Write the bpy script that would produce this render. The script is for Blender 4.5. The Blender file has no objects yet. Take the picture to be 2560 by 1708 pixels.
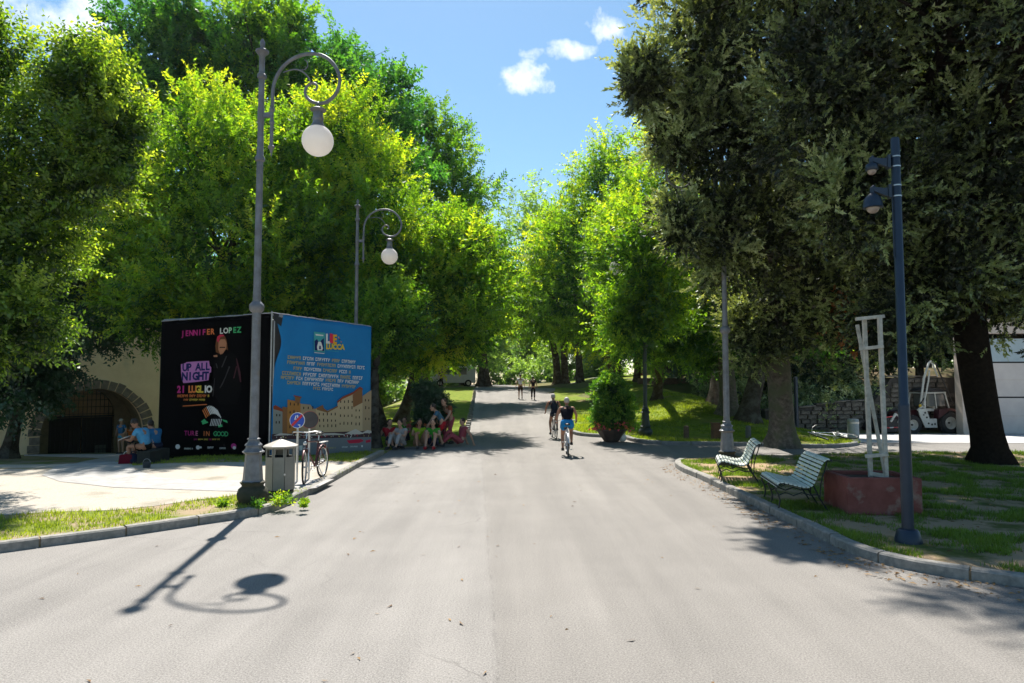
import bpy, bmesh, math, random
import numpy as np
from mathutils import Vector, Matrix
from mathutils.geometry import delaunay_2d_cdt
random.seed(7); RNG = np.random.default_rng(7)
PI = math.pi; R = math.radians
scn = bpy.context.scene; col = scn.collection

# ------------------------------------------------------------------ camera
CAMH = 2.1; TILT = R(3.39); FPX = 1707.0
cam = bpy.data.cameras.new('camera'); cam.lens = 24.0; cam.sensor_width = 36; cam.clip_end = 2000; cam.clip_start = .05
camo = bpy.data.objects.new('camera', cam); col.objects.link(camo)
camo.location = (0, 0, CAMH); camo.rotation_euler = (PI / 2 + TILT, 0, 0); scn.camera = camo

# ------------------------------------------------------------------ world
SUN_AZ = R(-9.0); SUN_EL = R(57)
SD = Vector((math.sin(SUN_AZ) * math.cos(SUN_EL), math.cos(SUN_AZ) * math.cos(SUN_EL), math.sin(SUN_EL)))
w = bpy.data.worlds.new('World'); scn.world = w; w.use_nodes = True
nt = w.node_tree; nt.nodes.clear(); N = nt.nodes; L = nt.links
def nd(t, **k):
    n = N.new(t)
    for a, b in k.items(): setattr(n, a, b)
    return n
out = nd('ShaderNodeOutputWorld'); bg = nd('ShaderNodeBackground'); bg.inputs[1].default_value = .092
sky = nd('ShaderNodeTexSky', sky_type='NISHITA'); sky.sun_disc = False
sky.sun_elevation = SUN_EL; sky.sun_rotation = SUN_AZ % (2 * PI)
sky.air_density = 1.0; sky.dust_density = .35; sky.ozone_density = 2.2; sky.altitude = 0
tc = nd('ShaderNodeTexCoord')
noi = nd('ShaderNodeTexNoise'); noi.inputs['Scale'].default_value = 16; noi.inputs['Detail'].default_value = 9; noi.inputs['Roughness'].default_value = .62
L.new(tc.outputs['Generated'], noi.inputs['Vector'])
noi2 = nd('ShaderNodeTexNoise'); noi2.inputs['Scale'].default_value = 45; noi2.inputs['Detail'].default_value = 6
L.new(tc.outputs['Generated'], noi2.inputs['Vector'])
def math2(op, a, b=None, clamp=False):
    n = nd('ShaderNodeMath', operation=op, use_clamp=clamp)
    for i, v in enumerate((a, b)):
        if v is None: continue
        if isinstance(v, (int, float)): n.inputs[i].default_value = v
        else: L.new(v, n.inputs[i])
    return n.outputs[0]
def dirpx(x, y):
    u = (x - 1280) / FPX; v = (854 - y) / FPX
    return Vector((u, math.cos(TILT) - v * math.sin(TILT), math.sin(TILT) + v * math.cos(TILT))).normalized()
def dotc(vec):
    n = nd('ShaderNodeVectorMath', operation='DOT_PRODUCT'); L.new(tc.outputs['Generated'], n.inputs[0]); n.inputs[1].default_value = vec
    return n.outputs['Value']
total = None
CLOUDS = [(1335, 195, 76, 38, 1.0), (1402, 128, 78, 24, .85), (1530, 60, 60, 40, .95), (130, 30, 190, 70, .75), (1290, -330, 330, 120, .9), (500, -420, 300, 100, .8), (3300, 300, 300, 90, .8), (-900, 250, 320, 100, .8)]
for (cx, cy, rx, ry, amp) in CLOUDS:
    c = dirpx(cx, cy); rt = c.cross(Vector((0, 0, 1))).normalized(); up = rt.cross(c).normalized()
    a = math2('DIVIDE', dotc(rt), rx / FPX); b = math2('DIVIDE', dotc(up), ry / FPX)
    r2 = math2('ADD', math2('MULTIPLY', a, a), math2('MULTIPLY', b, b))
    f = math2('SUBTRACT', 1.0, r2)                       # 1 centre, 0 edge
    f = math2('ADD', f, math2('MULTIPLY', math2('SUBTRACT', noi.outputs['Fac'], .52), 5.0))
    f = math2('ADD', f, math2('MULTIPLY', math2('SUBTRACT', noi2.outputs['Fac'], .5), 1.6))
    # only the facing half of the sky
    f = math2('MULTIPLY', f, math2('GREATER_THAN', dotc(c), 0.3))
    f = math2('MULTIPLY', math2('MULTIPLY', f, .8, True), amp, True)
    f = math2('MULTIPLY', f, math2('LESS_THAN', r2, 4.0))
    total = f if total is None else math2('MAXIMUM', total, f)
# sky colour graded a little deeper and bluer
hs = nd('ShaderNodeHueSaturation'); hs.inputs['Hue'].default_value = .487; hs.inputs['Saturation'].default_value = 1.12; hs.inputs['Value'].default_value = .80
L.new(sky.outputs[0], hs.inputs['Color'])
mixc = nd('ShaderNodeMix', data_type='RGBA'); mixc.inputs[7].default_value = (7.4, 7.5, 7.8, 1)
L.new(total, mixc.inputs[0]); L.new(hs.outputs[0], mixc.inputs[6]); L.new(mixc.outputs[2], bg.inputs[0]); L.new(bg.outputs[0], out.inputs[0])
# ------------------------------------------------------------------ sun
sl = bpy.data.lights.new('sun', 'SUN'); sl.energy = 4.9; sl.angle = R(.75); sl.color = (1, .95, .87)
so = bpy.data.objects.new('sun', sl); col.objects.link(so); so.rotation_euler = SD.to_track_quat('Z', 'Y').to_euler()
scn.view_settings.view_transform = 'Standard'; scn.view_settings.look = 'None'; scn.view_settings.exposure = 1.12
scn.view_settings.gamma = 1; scn.view_settings.use_curve_mapping = False
scn.render.engine = 'CYCLES'
try:
    scn.cycles.transparent_max_bounces = 4; scn.cycles.max_bounces = 6; scn.cycles.transmission_bounces = 4; scn.cycles.diffuse_bounces = 4
except Exception: pass

# ------------------------------------------------------------------ terrain
def ss(a, b, x):
    t = max(0., min(1., (x - a) / (b - a))); return t * t * (3 - 2 * t)
_px = [-500, 0, 15, 19, 25, 30, 40, 47, 55, 62, 70, 90, 600]
_pz = [0, 0, 0, .005, .1, .27, .62, .9, 1.33, 1.6, 1.68, 1.7, 1.7]
_m = [0.] * len(_px)
for i in range(1, len(_px) - 1):
    d0 = (_pz[i] - _pz[i - 1]) / (_px[i] - _px[i - 1]); d1 = (_pz[i + 1] - _pz[i]) / (_px[i + 1] - _px[i])
    _m[i] = 0 if d0 * d1 <= 0 else 2 * d0 * d1 / (d0 + d1)
def mainz(y):
    for i in range(len(_px) - 1):
        if y <= _px[i + 1]:
            h = _px[i + 1] - _px[i]; t = (y - _px[i]) / h
            return (_pz[i] * (1 + 2 * t) * (1 - t) ** 2 + _m[i] * h * t * (1 - t) ** 2 + _pz[i + 1] * t * t * (3 - 2 * t) + _m[i + 1] * h * t * t * (t - 1))
    return 1.7
def T(x, y):
    wl = ss(-14, -6, x); wr = 1 - ss(9, 15, x)
    z = mainz(y) * wl * wr
    z -= min(.08 * max(0, y - 16), 1.7) * (1 - ss(-13, -7, x))
    z -= .043 * min(max(0, y - 22), 14) * ss(9, 15, x)
    z += 3.6 * ss(37.2, 48, y) * ss(11, 15, x) * (1 - ss(60, 100, x))
    z += .9 * ss(24, 40, y) * ss(5, 9, x) * (1 - ss(9.5, 14, x))
    return z
def ray(x, y):
    u = (x - 1280) / FPX; v = (854 - y) / FPX
    return (u, math.cos(TILT) - v * math.sin(TILT), math.sin(TILT) + v * math.cos(TILT))
def P(x, y, D):                       # point seen at photo pixel (x, y), D metres ahead
    d = ray(x, y); s = D / d[1]; return Vector((d[0] * s, D, CAMH + d[2] * s))
def G(x, y, off=0.):                  # ground point under a photo pixel
    d = ray(x, y); prev = .5; D = .5
    while D < 400:
        s = D / d[1]; z = CAMH + d[2] * s
        if z < T(d[0] * s, D) + off:
            lo, hi = prev, D
            for _ in range(25):
                m = (lo + hi) / 2; s = m / d[1]
                if CAMH + d[2] * s < T(d[0] * s, m) + off: hi = m
                else: lo = m
            s = hi / d[1]; return Vector((d[0] * s, hi, T(d[0] * s, hi) + off))
        prev = D; D += .25 if D < 80 else 2
    return Vector((d[0] / d[1] * 400, 400, T(0, 400)))

# ------------------------------------------------------------------ materials
MATS = {}
def hexc(c):
    if isinstance(c, str):
        c = c.lstrip('#'); v = [int(c[i:i + 2], 16) / 255 for i in (0, 2, 4)]
        return tuple((x / 12.92 if x <= .04045 else ((x + .055) / 1.055) ** 2.4) for x in v)
    return c
def mat(name, c, rough=.7, c2=None, scale=8, bump=0., metal=0., spec=.4, c3=None, scale3=.6, detail=6, thr=(.35, .65), thr3=(.45, .62), bscale=None):
    if name in MATS: return MATS[name]
    m = bpy.data.materials.new(name); m.use_nodes = True; t = m.node_tree; b = t.nodes['Principled BSDF']
    c = hexc(c); b.inputs['Roughness'].default_value = rough; b.inputs['Metallic'].default_value = metal
    b.inputs['Specular IOR Level'].default_value = spec
    if c2 is None: c2 = tuple(x * .78 for x in c)
    else: c2 = hexc(c2)
    co = t.nodes.new('ShaderNodeTexCoord')
    def noise(sc, det, th):
        n = t.nodes.new('ShaderNodeTexNoise'); n.inputs['Scale'].default_value = sc; n.inputs['Detail'].default_value = det; n.inputs['Roughness'].default_value = .6
        t.links.new(co.outputs['Object'], n.inputs['Vector'])
        mr = t.nodes.new('ShaderNodeMapRange'); mr.inputs[1].default_value = th[0]; mr.inputs[2].default_value = th[1]
        t.links.new(n.outputs['Fac'], mr.inputs[0]); return n, mr
    n, mr = noise(scale, detail, thr)
    mx = t.nodes.new('ShaderNodeMix'); mx.data_type = 'RGBA'; mx.inputs[6].default_value = (*c, 1); mx.inputs[7].default_value = (*c2, 1)
    t.links.new(mr.outputs[0], mx.inputs[0]); res = mx.outputs[2]
    if c3 is not None:
        n3, mr3 = noise(scale3, 5, thr3); mx3 = t.nodes.new('ShaderNodeMix'); mx3.data_type = 'RGBA'; mx3.inputs[7].default_value = (*hexc(c3), 1)
        t.links.new(mr3.outputs[0], mx3.inputs[0]); t.links.new(res, mx3.inputs[6]); res = mx3.outputs[2]
    t.links.new(res, b.inputs['Base Color'])
    if bump:
        bp = t.nodes.new('ShaderNodeBump'); bp.inputs['Strength'].default_value = bump; bp.inputs['Distance'].default_value = .02
        if bscale: nb, _ = noise(bscale, 4, (0, 1)); t.links.new(nb.outputs['Fac'], bp.inputs['Height'])
        else: t.links.new(n.outputs['Fac'], bp.inputs['Height'])
        t.links.new(bp.outputs[0], b.inputs['Normal'])
    MATS[name] = m; return m
def leafmat(name, dark, light, trans=.5, tc_=None, rough=.45, gloss=.06, tip=None):
    m = bpy.data.materials.new(name); m.use_nodes = True; t = m.node_tree; t.nodes.clear()
    o = t.nodes.new('ShaderNodeOutputMaterial'); at = t.nodes.new('ShaderNodeAttribute'); at.attribute_name = 'tint'
    mx = t.nodes.new('ShaderNodeMix'); mx.data_type = 'RGBA'; mx.inputs[6].default_value = (*dark, 1); mx.inputs[7].default_value = (*light, 1)
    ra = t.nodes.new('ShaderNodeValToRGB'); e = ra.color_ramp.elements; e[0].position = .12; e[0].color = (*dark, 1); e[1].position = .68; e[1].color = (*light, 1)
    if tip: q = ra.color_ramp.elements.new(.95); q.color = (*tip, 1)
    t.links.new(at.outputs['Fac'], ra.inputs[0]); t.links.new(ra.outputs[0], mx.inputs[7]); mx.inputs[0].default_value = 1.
    d = t.nodes.new('ShaderNodeBsdfDiffuse'); t.links.new(mx.outputs[2], d.inputs[0])
    tr = t.nodes.new('ShaderNodeBsdfTranslucent')
    hs = t.nodes.new('ShaderNodeMix'); hs.data_type = 'RGBA'; hs.blend_type = 'MULTIPLY'; hs.inputs[0].default_value = 1
    hs.inputs[7].default_value = (*(tc_ or (1.9, 2.1, .55)), 1); t.links.new(mx.outputs[2], hs.inputs[6]); t.links.new(hs.outputs[2], tr.inputs[0])
    ms = t.nodes.new('ShaderNodeMixShader'); ms.inputs[0].default_value = trans; t.links.new(d.outputs[0], ms.inputs[1]); t.links.new(tr.outputs[0], ms.inputs[2])
    g = t.nodes.new('ShaderNodeBsdfGlossy'); g.inputs['Roughness'].default_value = rough; g.inputs[0].default_value = (.9, .95, .9, 1)
    m2 = t.nodes.new('ShaderNodeMixShader'); m2.inputs[0].default_value = gloss; t.links.new(ms.outputs[0], m2.inputs[1]); t.links.new(g.outputs[0], m2.inputs[2])
    t.links.new(m2.outputs[0], o.inputs[0]); return m

# ------------------------------------------------------------------ mesh builder
class MB:
    def __init__(s): s.v = []; s.f = []; s.mi = []
    def add(s, vs, fs, mi=0):
        o = len(s.v); s.v += [tuple(v) for v in vs]; s.f += [tuple(i + o for i in f) for f in fs]; s.mi += [mi] * len(fs); return s
    def box(s, c, d, rz=0., mi=0, rot=None, taper=1.):
        hx, hy, hz = d[0] / 2, d[1] / 2, d[2] / 2
        M = rot if rot is not None else Matrix.Rotation(rz, 3, 'Z')
        vs = []
        for z in (-1, 1):
            k = taper if z > 0 else 1
            for (x, y) in ((-1, -1), (1, -1), (1, 1), (-1, 1)): vs.append(Vector(c) + M @ Vector((x * hx * k, y * hy * k, z * hz)))
        return s.add(vs, [(3, 2, 1, 0), (4, 5, 6, 7), (0, 1, 5, 4), (1, 2, 6, 5), (2, 3, 7, 6), (3, 0, 4, 7)], mi)
    def tube(s, pts, rad, n=8, mi=0, cap=True, flat=1.):
        pts = [Vector(p) for p in pts]; k = len(pts)
        if not hasattr(rad, '__len__'): rad = [rad] * k
        tan = []
        for i in range(k):
            t = pts[min(i + 1, k - 1)] - pts[max(i - 1, 0)]
            tan.append(t.normalized() if t.length > 1e-9 else Vector((0, 0, 1)))
        ref = Vector((0, 0, 1)) if abs(tan[0].z) < .9 else Vector((1, 0, 0))
        a = tan[0].cross(ref).normalized(); vs = []
        for i in range(k):
            a = (a - tan[i] * a.dot(tan[i])).normalized(); b = tan[i].cross(a)
            for j in range(n):
                th = 2 * PI * j / n; vs.append(pts[i] + (a * math.cos(th) + b * math.sin(th) * flat) * rad[i])
        fs = []
        for i in range(k - 1):
            for j in range(n):
                j2 = (j + 1) % n; fs.append((i * n + j, i * n + j2, (i + 1) * n + j2, (i + 1) * n + j))
        if cap: fs.append(tuple(range(n))[::-1]); fs.append(tuple((k - 1) * n + j for j in range(n)))
        return s.add(vs, fs, mi)
    def loop(s, c, r, rad, axis='x', n=32, m=6, mi=0):
        vs = []; fs = []
        for i in range(n):
            th = 2 * PI * i / n
            for j in range(m):
                ph = 2 * PI * j / m; q = r + rad * math.cos(ph); z = rad * math.sin(ph)
                p = {'x': (z, q * math.cos(th), q * math.sin(th)), 'y': (q * math.cos(th), z, q * math.sin(th)), 'z': (q * math.cos(th), q * math.sin(th), z)}[axis]
                vs.append((c[0] + p[0], c[1] + p[1], c[2] + p[2]))
        for i in range(n):
            for j in range(m): fs.append((i * m + j, ((i + 1) % n) * m + j, ((i + 1) % n) * m + (j + 1) % m, i * m + (j + 1) % m))
        return s.add(vs, fs, mi)
    def lathe(s, prof, c=(0, 0, 0), n=16, mi=0, flute=0., rot=0., cap=True):
        vs = []; fs = []; k = len(prof)
        for (r, z) in prof:
            for j in range(n):
                th = 2 * PI * j / n + rot; rr = max(r, 1e-4) * (1 - flute * (j % 2)); vs.append((c[0] + rr * math.cos(th), c[1] + rr * math.sin(th), c[2] + z))
        for i in range(k - 1):
            for j in range(n):
                j2 = (j + 1) % n; fs.append((i * n + j, i * n + j2, (i + 1) * n + j2, (i + 1) * n + j))
        if cap: fs.append(tuple(range(n))[::-1]); fs.append(tuple((k - 1) * n + j for j in range(n)))
        return s.add(vs, fs, mi)
    def sphere(s, c, r, n=12, m=8, mi=0, rot=None):
        if not hasattr(r, '__len__'): r = (r, r, r)
        vs = [Vector((0, 0, -1))]; fs = []
        for i in range(1, m):
            ph = -PI / 2 + PI * i / m
            for j in range(n): th = 2 * PI * j / n; vs.append(Vector((math.cos(ph) * math.cos(th), math.cos(ph) * math.sin(th), math.sin(ph))))
        vs.append(Vector((0, 0, 1)))
        for j in range(n): fs.append((0, 1 + (j + 1) % n, 1 + j)); fs.append((len(vs) - 1, 1 + (m - 2) * n + j, 1 + (m - 2) * n + (j + 1) % n))
        for i in range(m - 2):
            for j in range(n): a = 1 + i * n; fs.append((a + j, a + (j + 1) % n, a + n + (j + 1) % n, a + n + j))
        o = []
        for v in vs:
            q = Vector((v.x * r[0], v.y * r[1], v.z * r[2]))
            if rot is not None: q = rot @ q
            o.append(q + Vector(c))
        return s.add(o, fs, mi)
    def prism(s, poly, a, b, plane='xz', mi=0):     # poly extruded from a to b along the third axis
        def mk(p, h): return {'xz': (p[0], h, p[1]), 'xy': (p[0], p[1], h), 'yz': (h, p[0], p[1])}[plane]
        n = len(poly); vs = [mk(p, a) for p in poly] + [mk(p, b) for p in poly]
        tri = [tuple(f) for f in delaunay_2d_cdt([Vector(p) for p in poly], [], [tuple(range(n))], 1, 1e-6)[2]]
        r = delaunay_2d_cdt([Vector(p) for p in poly], [], [tuple(range(n))], 1, 1e-6)
        mp = [o[0] for o in r[3]]
        fs = []
        for f in r[2]: g = tuple(mp[i] for i in f); fs.append(g); fs.append(tuple(i + n for i in g[::-1]))
        for i in range(n): j = (i + 1) % n; fs.append((i, j, j + n, i + n))
        return s.add(vs, fs, mi)
    def mesh(s, name, mats, smooth=False, fixn=True):
        me = bpy.data.meshes.new(name); me.from_pydata(s.v, [], s.f)
        for m in (mats if isinstance(mats, (list, tuple)) else [mats]): me.materials.append(m)
        me.polygons.foreach_set('material_index', s.mi)
        if fixn:
            bm = bmesh.new(); bm.from_mesh(me); bmesh.ops.recalc_face_normals(bm, faces=bm.faces); bm.to_mesh(me); bm.free()
        if smooth:
            me.shade_smooth()
            try: me.set_sharp_from_angle(angle=R(40))
            except Exception: pass
        me.update(); return me
    def build(s, name, mats, parent=None, loc=None, smooth=False, rz=0., label=None):
        o = bpy.data.objects.new(name, s.mesh(name, mats, smooth)); col.objects.link(o)
        if parent is not None: o.parent = parent
        if loc is not None: o.location = loc
        o.rotation_euler[2] = rz
        if label: o['label'] = label
        return o
def tag(o, label=None, cat=None, group=None, kind=None):
    for k, v in (('label', label), ('category', cat), ('group', group), ('kind', kind)):
        if v: o[k] = v
    return o
def empty(name, loc, rz=0., label=None, cat=None, group=None):
    o = bpy.data.objects.new(name, None); col.objects.link(o); o.location = loc; o.rotation_euler[2] = rz; o.empty_display_size = .2
    return tag(o, label, cat, group)
def copy_tree(o, parent=None):
    kids = list(o.children); c = o.copy(); col.objects.link(c)
    if parent is not None: c.parent = parent
    for ch in kids: copy_tree(ch, c)
    return c
def piece(name, me, parent, loc=(0, 0, 0), rz=0., rot=None, scale=None, label=None):
    o = bpy.data.objects.new(name, me); col.objects.link(o); o.parent = parent; o.location = loc; o.rotation_euler[2] = rz
    if rot is not None: o.rotation_euler = rot
    if scale is not None: o.scale = scale
    if label: o['label'] = label
    return o

# ------------------------------------------------------------------ ground sheets
def inpoly(x, y, poly):
    c = False; n = len(poly); j = n - 1
    for i in range(n):
        xi, yi = poly[i]; xj, yj = poly[j]
        if (yi > y) != (yj > y) and x < (xj - xi) * (y - yi) / (yj - yi) + xi: c = not c
        j = i
    return c
def dens(poly, step):
    o = []
    for i in range(len(poly)):
        a = Vector(poly[i][:2]); b = Vector(poly[(i + 1) % len(poly)][:2]); n = max(1, int((b - a).length / step))
        for k in range(n): p = a.lerp(b, k / n); o.append((p.x, p.y))
    return o
def sheet(name, poly, off, m, step=.6, skirt=.25, kind='structure', parent=None):
    b = dens(poly, step); xs = [p[0] for p in b]; ys = [p[1] for p in b]
    pts = [Vector(p) for p in b]; nb = len(b)
    y = min(ys)
    while y < max(ys):
        st = step * (1 if y < 30 else 1.6 if y < 60 else 6)
        x = min(xs) + (st / 2 if int(y / st) % 2 else 0)
        while x < max(xs):
            if abs(x) < 40 or int(x) % 3 == 0:
                if inpoly(x, y, b): pts.append(Vector((x + .01 * math.sin(y * 9), y)))
            x += st
        y += st
    r = delaunay_2d_cdt(pts, [], [tuple(range(nb))], 1, 1e-5)
    offf = off if callable(off) else (lambda x, y: off)
    V = [(p.x, p.y, T(p.x, p.y) + offf(p.x, p.y)) for p in r[0]]; F = [tuple(f) for f in r[2]]
    mb = MB(); mb.add(V, F)
    if skirt:
        idx = {}
        for f in F:
            for i in range(len(f)):
                e = (f[i], f[(i + 1) % len(f)]); k = tuple(sorted(e)); idx[k] = None if k in idx else e
        for k, e in idx.items():
            if e is None: continue
            a, c = V[e[0]], V[e[1]]; mb.add([a, c, (c[0], c[1], c[2] - skirt), (a[0], a[1], a[2] - skirt)], [(0, 1, 2, 3)])
    o = mb.build(name, m, parent)
    for p in o.data.polygons:
        if abs(p.normal.z) > .3 and p.normal.z < 0: p.flip()
    o.data.shade_smooth()
    try: o.data.set_sharp_from_angle(angle=R(50))
    except Exception: pass
    if kind: o['kind'] = kind
    return o
def smooth_line(pts, it=2):
    for _ in range(it):
        q = [pts[0]]
        for a, b in zip(pts[:-1], pts[1:]):
            a = Vector(a); b = Vector(b); q += [tuple(a.lerp(b, .25)), tuple(a.lerp(b, .75))]
        q.append(pts[-1]); pts = q
    return pts
def GL(lst, off=0.): return [tuple(G(x, y, off)[:2]) for x, y in lst]

# asphalt with grain, streaks and a lengthwise seam
def asphalt_mat():
    m = bpy.data.materials.new('asphalt'); m.use_nodes = True; t = m.node_tree; b = t.nodes['Principled BSDF']; b.inputs['Roughness'].default_value = .85; b.inputs['Specular IOR Level'].default_value = .25
    co = t.nodes.new('ShaderNodeTexCoord'); sx = t.nodes.new('ShaderNodeSeparateXYZ'); t.links.new(co.outputs['Object'], sx.inputs[0])
    def noise(sc, det, vec=None, ro=.6):
        n = t.nodes.new('ShaderNodeTexNoise'); n.inputs['Scale'].default_value = sc; n.inputs['Detail'].default_value = det; n.inputs['Roughness'].default_value = ro
        t.links.new(vec or co.outputs['Object'], n.inputs['Vector']); return n.outputs['Fac']
    def mth(op, a, b_=None, cl=False):
        n = t.nodes.new('ShaderNodeMath'); n.operation = op; n.use_clamp = cl
        for i, v in enumerate((a, b_)):
            if v is None: continue
            if isinstance(v, (int, float)): n.inputs[i].default_value = v
            else: t.links.new(v, n.inputs[i])
        return n.outputs[0]
    def rng(v, a, b_, c=0., d=1.):
        n = t.nodes.new('ShaderNodeMapRange'); t.links.new(v, n.inputs[0])
        for i, q in enumerate((a, b_, c, d)): n.inputs[i + 1].default_value = q
        return n.outputs[0]
    mp = t.nodes.new('ShaderNodeMapping'); mp.inputs['Scale'].default_value = (1.0, .07, 1); t.links.new(co.outputs['Object'], mp.inputs[0])
    streak = noise(1.5, 4, mp.outputs[0]); big = noise(.22, 4); mid = noise(1.3, 6); fine = noise(65, 3); grit = noise(140, 2)
    vo = t.nodes.new('ShaderNodeTexVoronoi'); vo.inputs['Scale'].default_value = 75; t.links.new(co.outputs['Object'], vo.inputs['Vector'])
    val = mth('ADD', mth('MULTIPLY', rng(streak, .3, .7), .15), mth('MULTIPLY', rng(big, .3, .7), .10))
    val = mth('ADD', val, mth('MULTIPLY', rng(mid, .25, .75), .07)); val = mth('ADD', val, mth('MULTIPLY', rng(fine, .3, .7), .38)); val = mth('ADD', val, mth('MULTIPLY', rng(grit, .3, .7), .28))
    ramp = t.nodes.new('ShaderNodeValToRGB'); t.links.new(val, ramp.inputs[0])
    e = ramp.color_ramp.elements; e[0].position = .20; e[0].color = (.098, .092, .086, 1); e[1].position = .78; e[1].color = (.328, .308, .284, 1)
    # wobbling seam at x about -0.35 .. dark line and slight tone step
    wob = mth('ADD', sx.outputs['X'], mth('MULTIPLY', mth('SUBTRACT', noise(.8, 5), .5), .10))
    wob = mth('ADD', wob, mth('MULTIPLY', sx.outputs['Y'], .052))
    wob = mth('ADD', wob, -.16)
    seam = mth('SUBTRACT', 1, rng(mth('ABSOLUTE', wob), .0, .022), True); seam = mth('MULTIPLY', seam, rng(noise(5, 3), .45, .65))
    step = rng(wob, -.05, .05)
    # thin cracks: contour of stretched voronoi distance
    vc = t.nodes.new('ShaderNodeTexVoronoi'); vc.feature = 'DISTANCE_TO_EDGE'; vc.inputs['Scale'].default_value = .16
    wv = t.nodes.new('ShaderNodeVectorMath'); wv.operation = 'ADD'; t.links.new(co.outputs['Object'], wv.inputs[0])
    nv = t.nodes.new('ShaderNodeTexNoise'); nv.inputs['Scale'].default_value = 1.1; nv.inputs['Detail'].default_value = 6; t.links.new(co.outputs['Object'], nv.inputs['Vector'])
    sv = t.nodes.new('ShaderNodeVectorMath'); sv.operation = 'SCALE'; sv.inputs[3].default_value = .9; t.links.new(nv.outputs['Color'], sv.inputs[0]); t.links.new(sv.outputs[0], wv.inputs[1]); t.links.new(wv.outputs[0], vc.inputs['Vector'])
    crack = mth('SUBTRACT', 1, rng(vc.outputs['Distance'], .0006, .0032), True); crack = mth('MULTIPLY', crack, rng(noise(.35, 2), .5, .62))
    dk = mth('MULTIPLY', mth('MAXIMUM', mth('MULTIPLY', seam, .34), mth('MULTIPLY', crack, .35)), 1.0, True)
    mx = t.nodes.new('ShaderNodeMix'); mx.data_type = 'RGBA'; t.links.new(dk, mx.inputs[0]); t.links.new(ramp.outputs[0], mx.inputs[6]); mx.inputs[7].default_value = (.06, .055, .05, 1)
    m2 = t.nodes.new('ShaderNodeMix'); m2.data_type = 'RGBA'; m2.blend_type = 'MULTIPLY'; t.links.new(mth('MULTIPLY', step, 1.), m2.inputs[0]); t.links.new(mx.outputs[2], m2.inputs[6]); m2.inputs[7].default_value = (.90, .892, .88, 1)
    t.links.new(m2.outputs[2], b.inputs['Base Color'])
    bp = t.nodes.new('ShaderNodeBump'); bp.inputs['Strength'].default_value = .55; bp.inputs['Distance'].default_value = .006
    t.links.new(mth('ADD', mth('ADD', fine, grit), mth('MULTIPLY', dk, -2.)), bp.inputs['Height']); t.links.new(bp.outputs[0], b.inputs['Normal'])
    return m
def grass_mat(name, g1, g2, soil, sthr=(.5, .62), sscale=.9):
    return mat(name, g1, .95, g2, 3.5, .6, c3=soil, scale3=sscale, thr3=sthr, spec=.1, bscale=40)
m_asph = asphalt_mat()
m_grass = grass_mat('grass_soil', (.10, .145, .020), (.17, .20, .035), (.30, .23, .15), (.42, .56), 1.3)
m_bank = grass_mat('bank_turf', (.10, .155, .015), (.19, .22, .03), (.20, .15, .07), (.56, .72), .55)
m_gravel = mat('pale_gravel', (.47, .42, .36), .95, (.33, .30, .25), 42, .5, c3=(.22, .20, .15), scale3=.9, thr3=(.54, .74), spec=.1, bscale=60)
m_lawn = grass_mat('lawn_soil', (.075, .095, .022), (.13, .13, .04), (.33, .24, .15), (.40, .52), 1.3)
m_path = mat('pale_path', (.40, .39, .37), .9, (.30, .29, .28), 5, .3, spec=.15, bscale=70)
m_conc = mat('forecourt_concrete', (.46, .45, .43), .9, (.35, .34, .33), 1.2, .2, spec=.2)
m_kerb = mat('kerb_stone', (.30, .28, .25), .85, (.17, .165, .15), 12, .4, c3=(.18, .18, .16), scale3=2.5, thr3=(.5, .7))
m_kerb2 = mat('kerb_stone_dark', (.22, .22, .21), .85, (.14, .14, .14), 12, .4)
m_slope = mat('slope_earth_shaded', (.085, .068, .035), .95, (.05, .055, .02), 2.5, .6, spec=.1, c3=(.13, .10, .06), scale3=.8, thr3=(.5, .62))  # brown earth darkened, the hill's shade put into its colour
m_soil = mat('base_soil', (.09, .11, .03), .95, (.13, .13, .05), .8, .4, spec=.1, c3=(.16, .12, .06), scale3=.3)

sheet('ground', [(-260, -60), (260, -60), (260, 330), (-260, 330)], -.06, m_soil, 3.0, 0)
# base ground must follow the same relief near the camera: refine by a second sheet under the park
sheet('park_ground', [(-45, 18), (45, 18), (45, 110), (-45, 110)], -.035, m_bank, 1.0, 0)

KL = [(-700, 1450), (-300, 1417), (0, 1382), (96, 1368), (287, 1344), (478, 1315), (622, 1294), (700, 1275), (740, 1252), (782, 1232), (828, 1207), (874, 1180), (900, 1165), (959, 1136)]
LEFT_EDGE = [(984, 1121), (1047, 1117), (1121, 1109), (1160, 1098), (1173, 1060), (1180, 1018), (1187, 985), (1186, 971)]
kl = smooth_line(GL(KL), 2); le = smooth_line(GL(LEFT_EDGE), 1)
KR = [(1700, 1157), (1685, 1163), (1700, 1178), (1745, 1195), (1850, 1247), (1950, 1296), (2047, 1344), (2135, 1389), (2244, 1420), (2397, 1447), (2560, 1469), (2760, 1490), (3300, 1540)]
IT = [(1716, 1156), (1787, 1152), (1906, 1149), (2015, 1145), (2230, 1139), (2560, 1138), (3300, 1138)]
kr = smooth_line(GL(KR), 2); it = GL(IT)
BK = [(1388, 972), (1384, 995), (1396, 1014), (1408, 1045), (1422, 1075), (1434, 1089), (1500, 1094), (1560, 1096), (1580, 1105), (1650, 1113), (1800, 1114), (1930, 1117), (2010, 1121), (2090, 1121), (2155, 1114), (2130, 1102), (2075, 1090), (2040, 1086)]
bk = smooth_line(GL(BK), 2)
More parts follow.
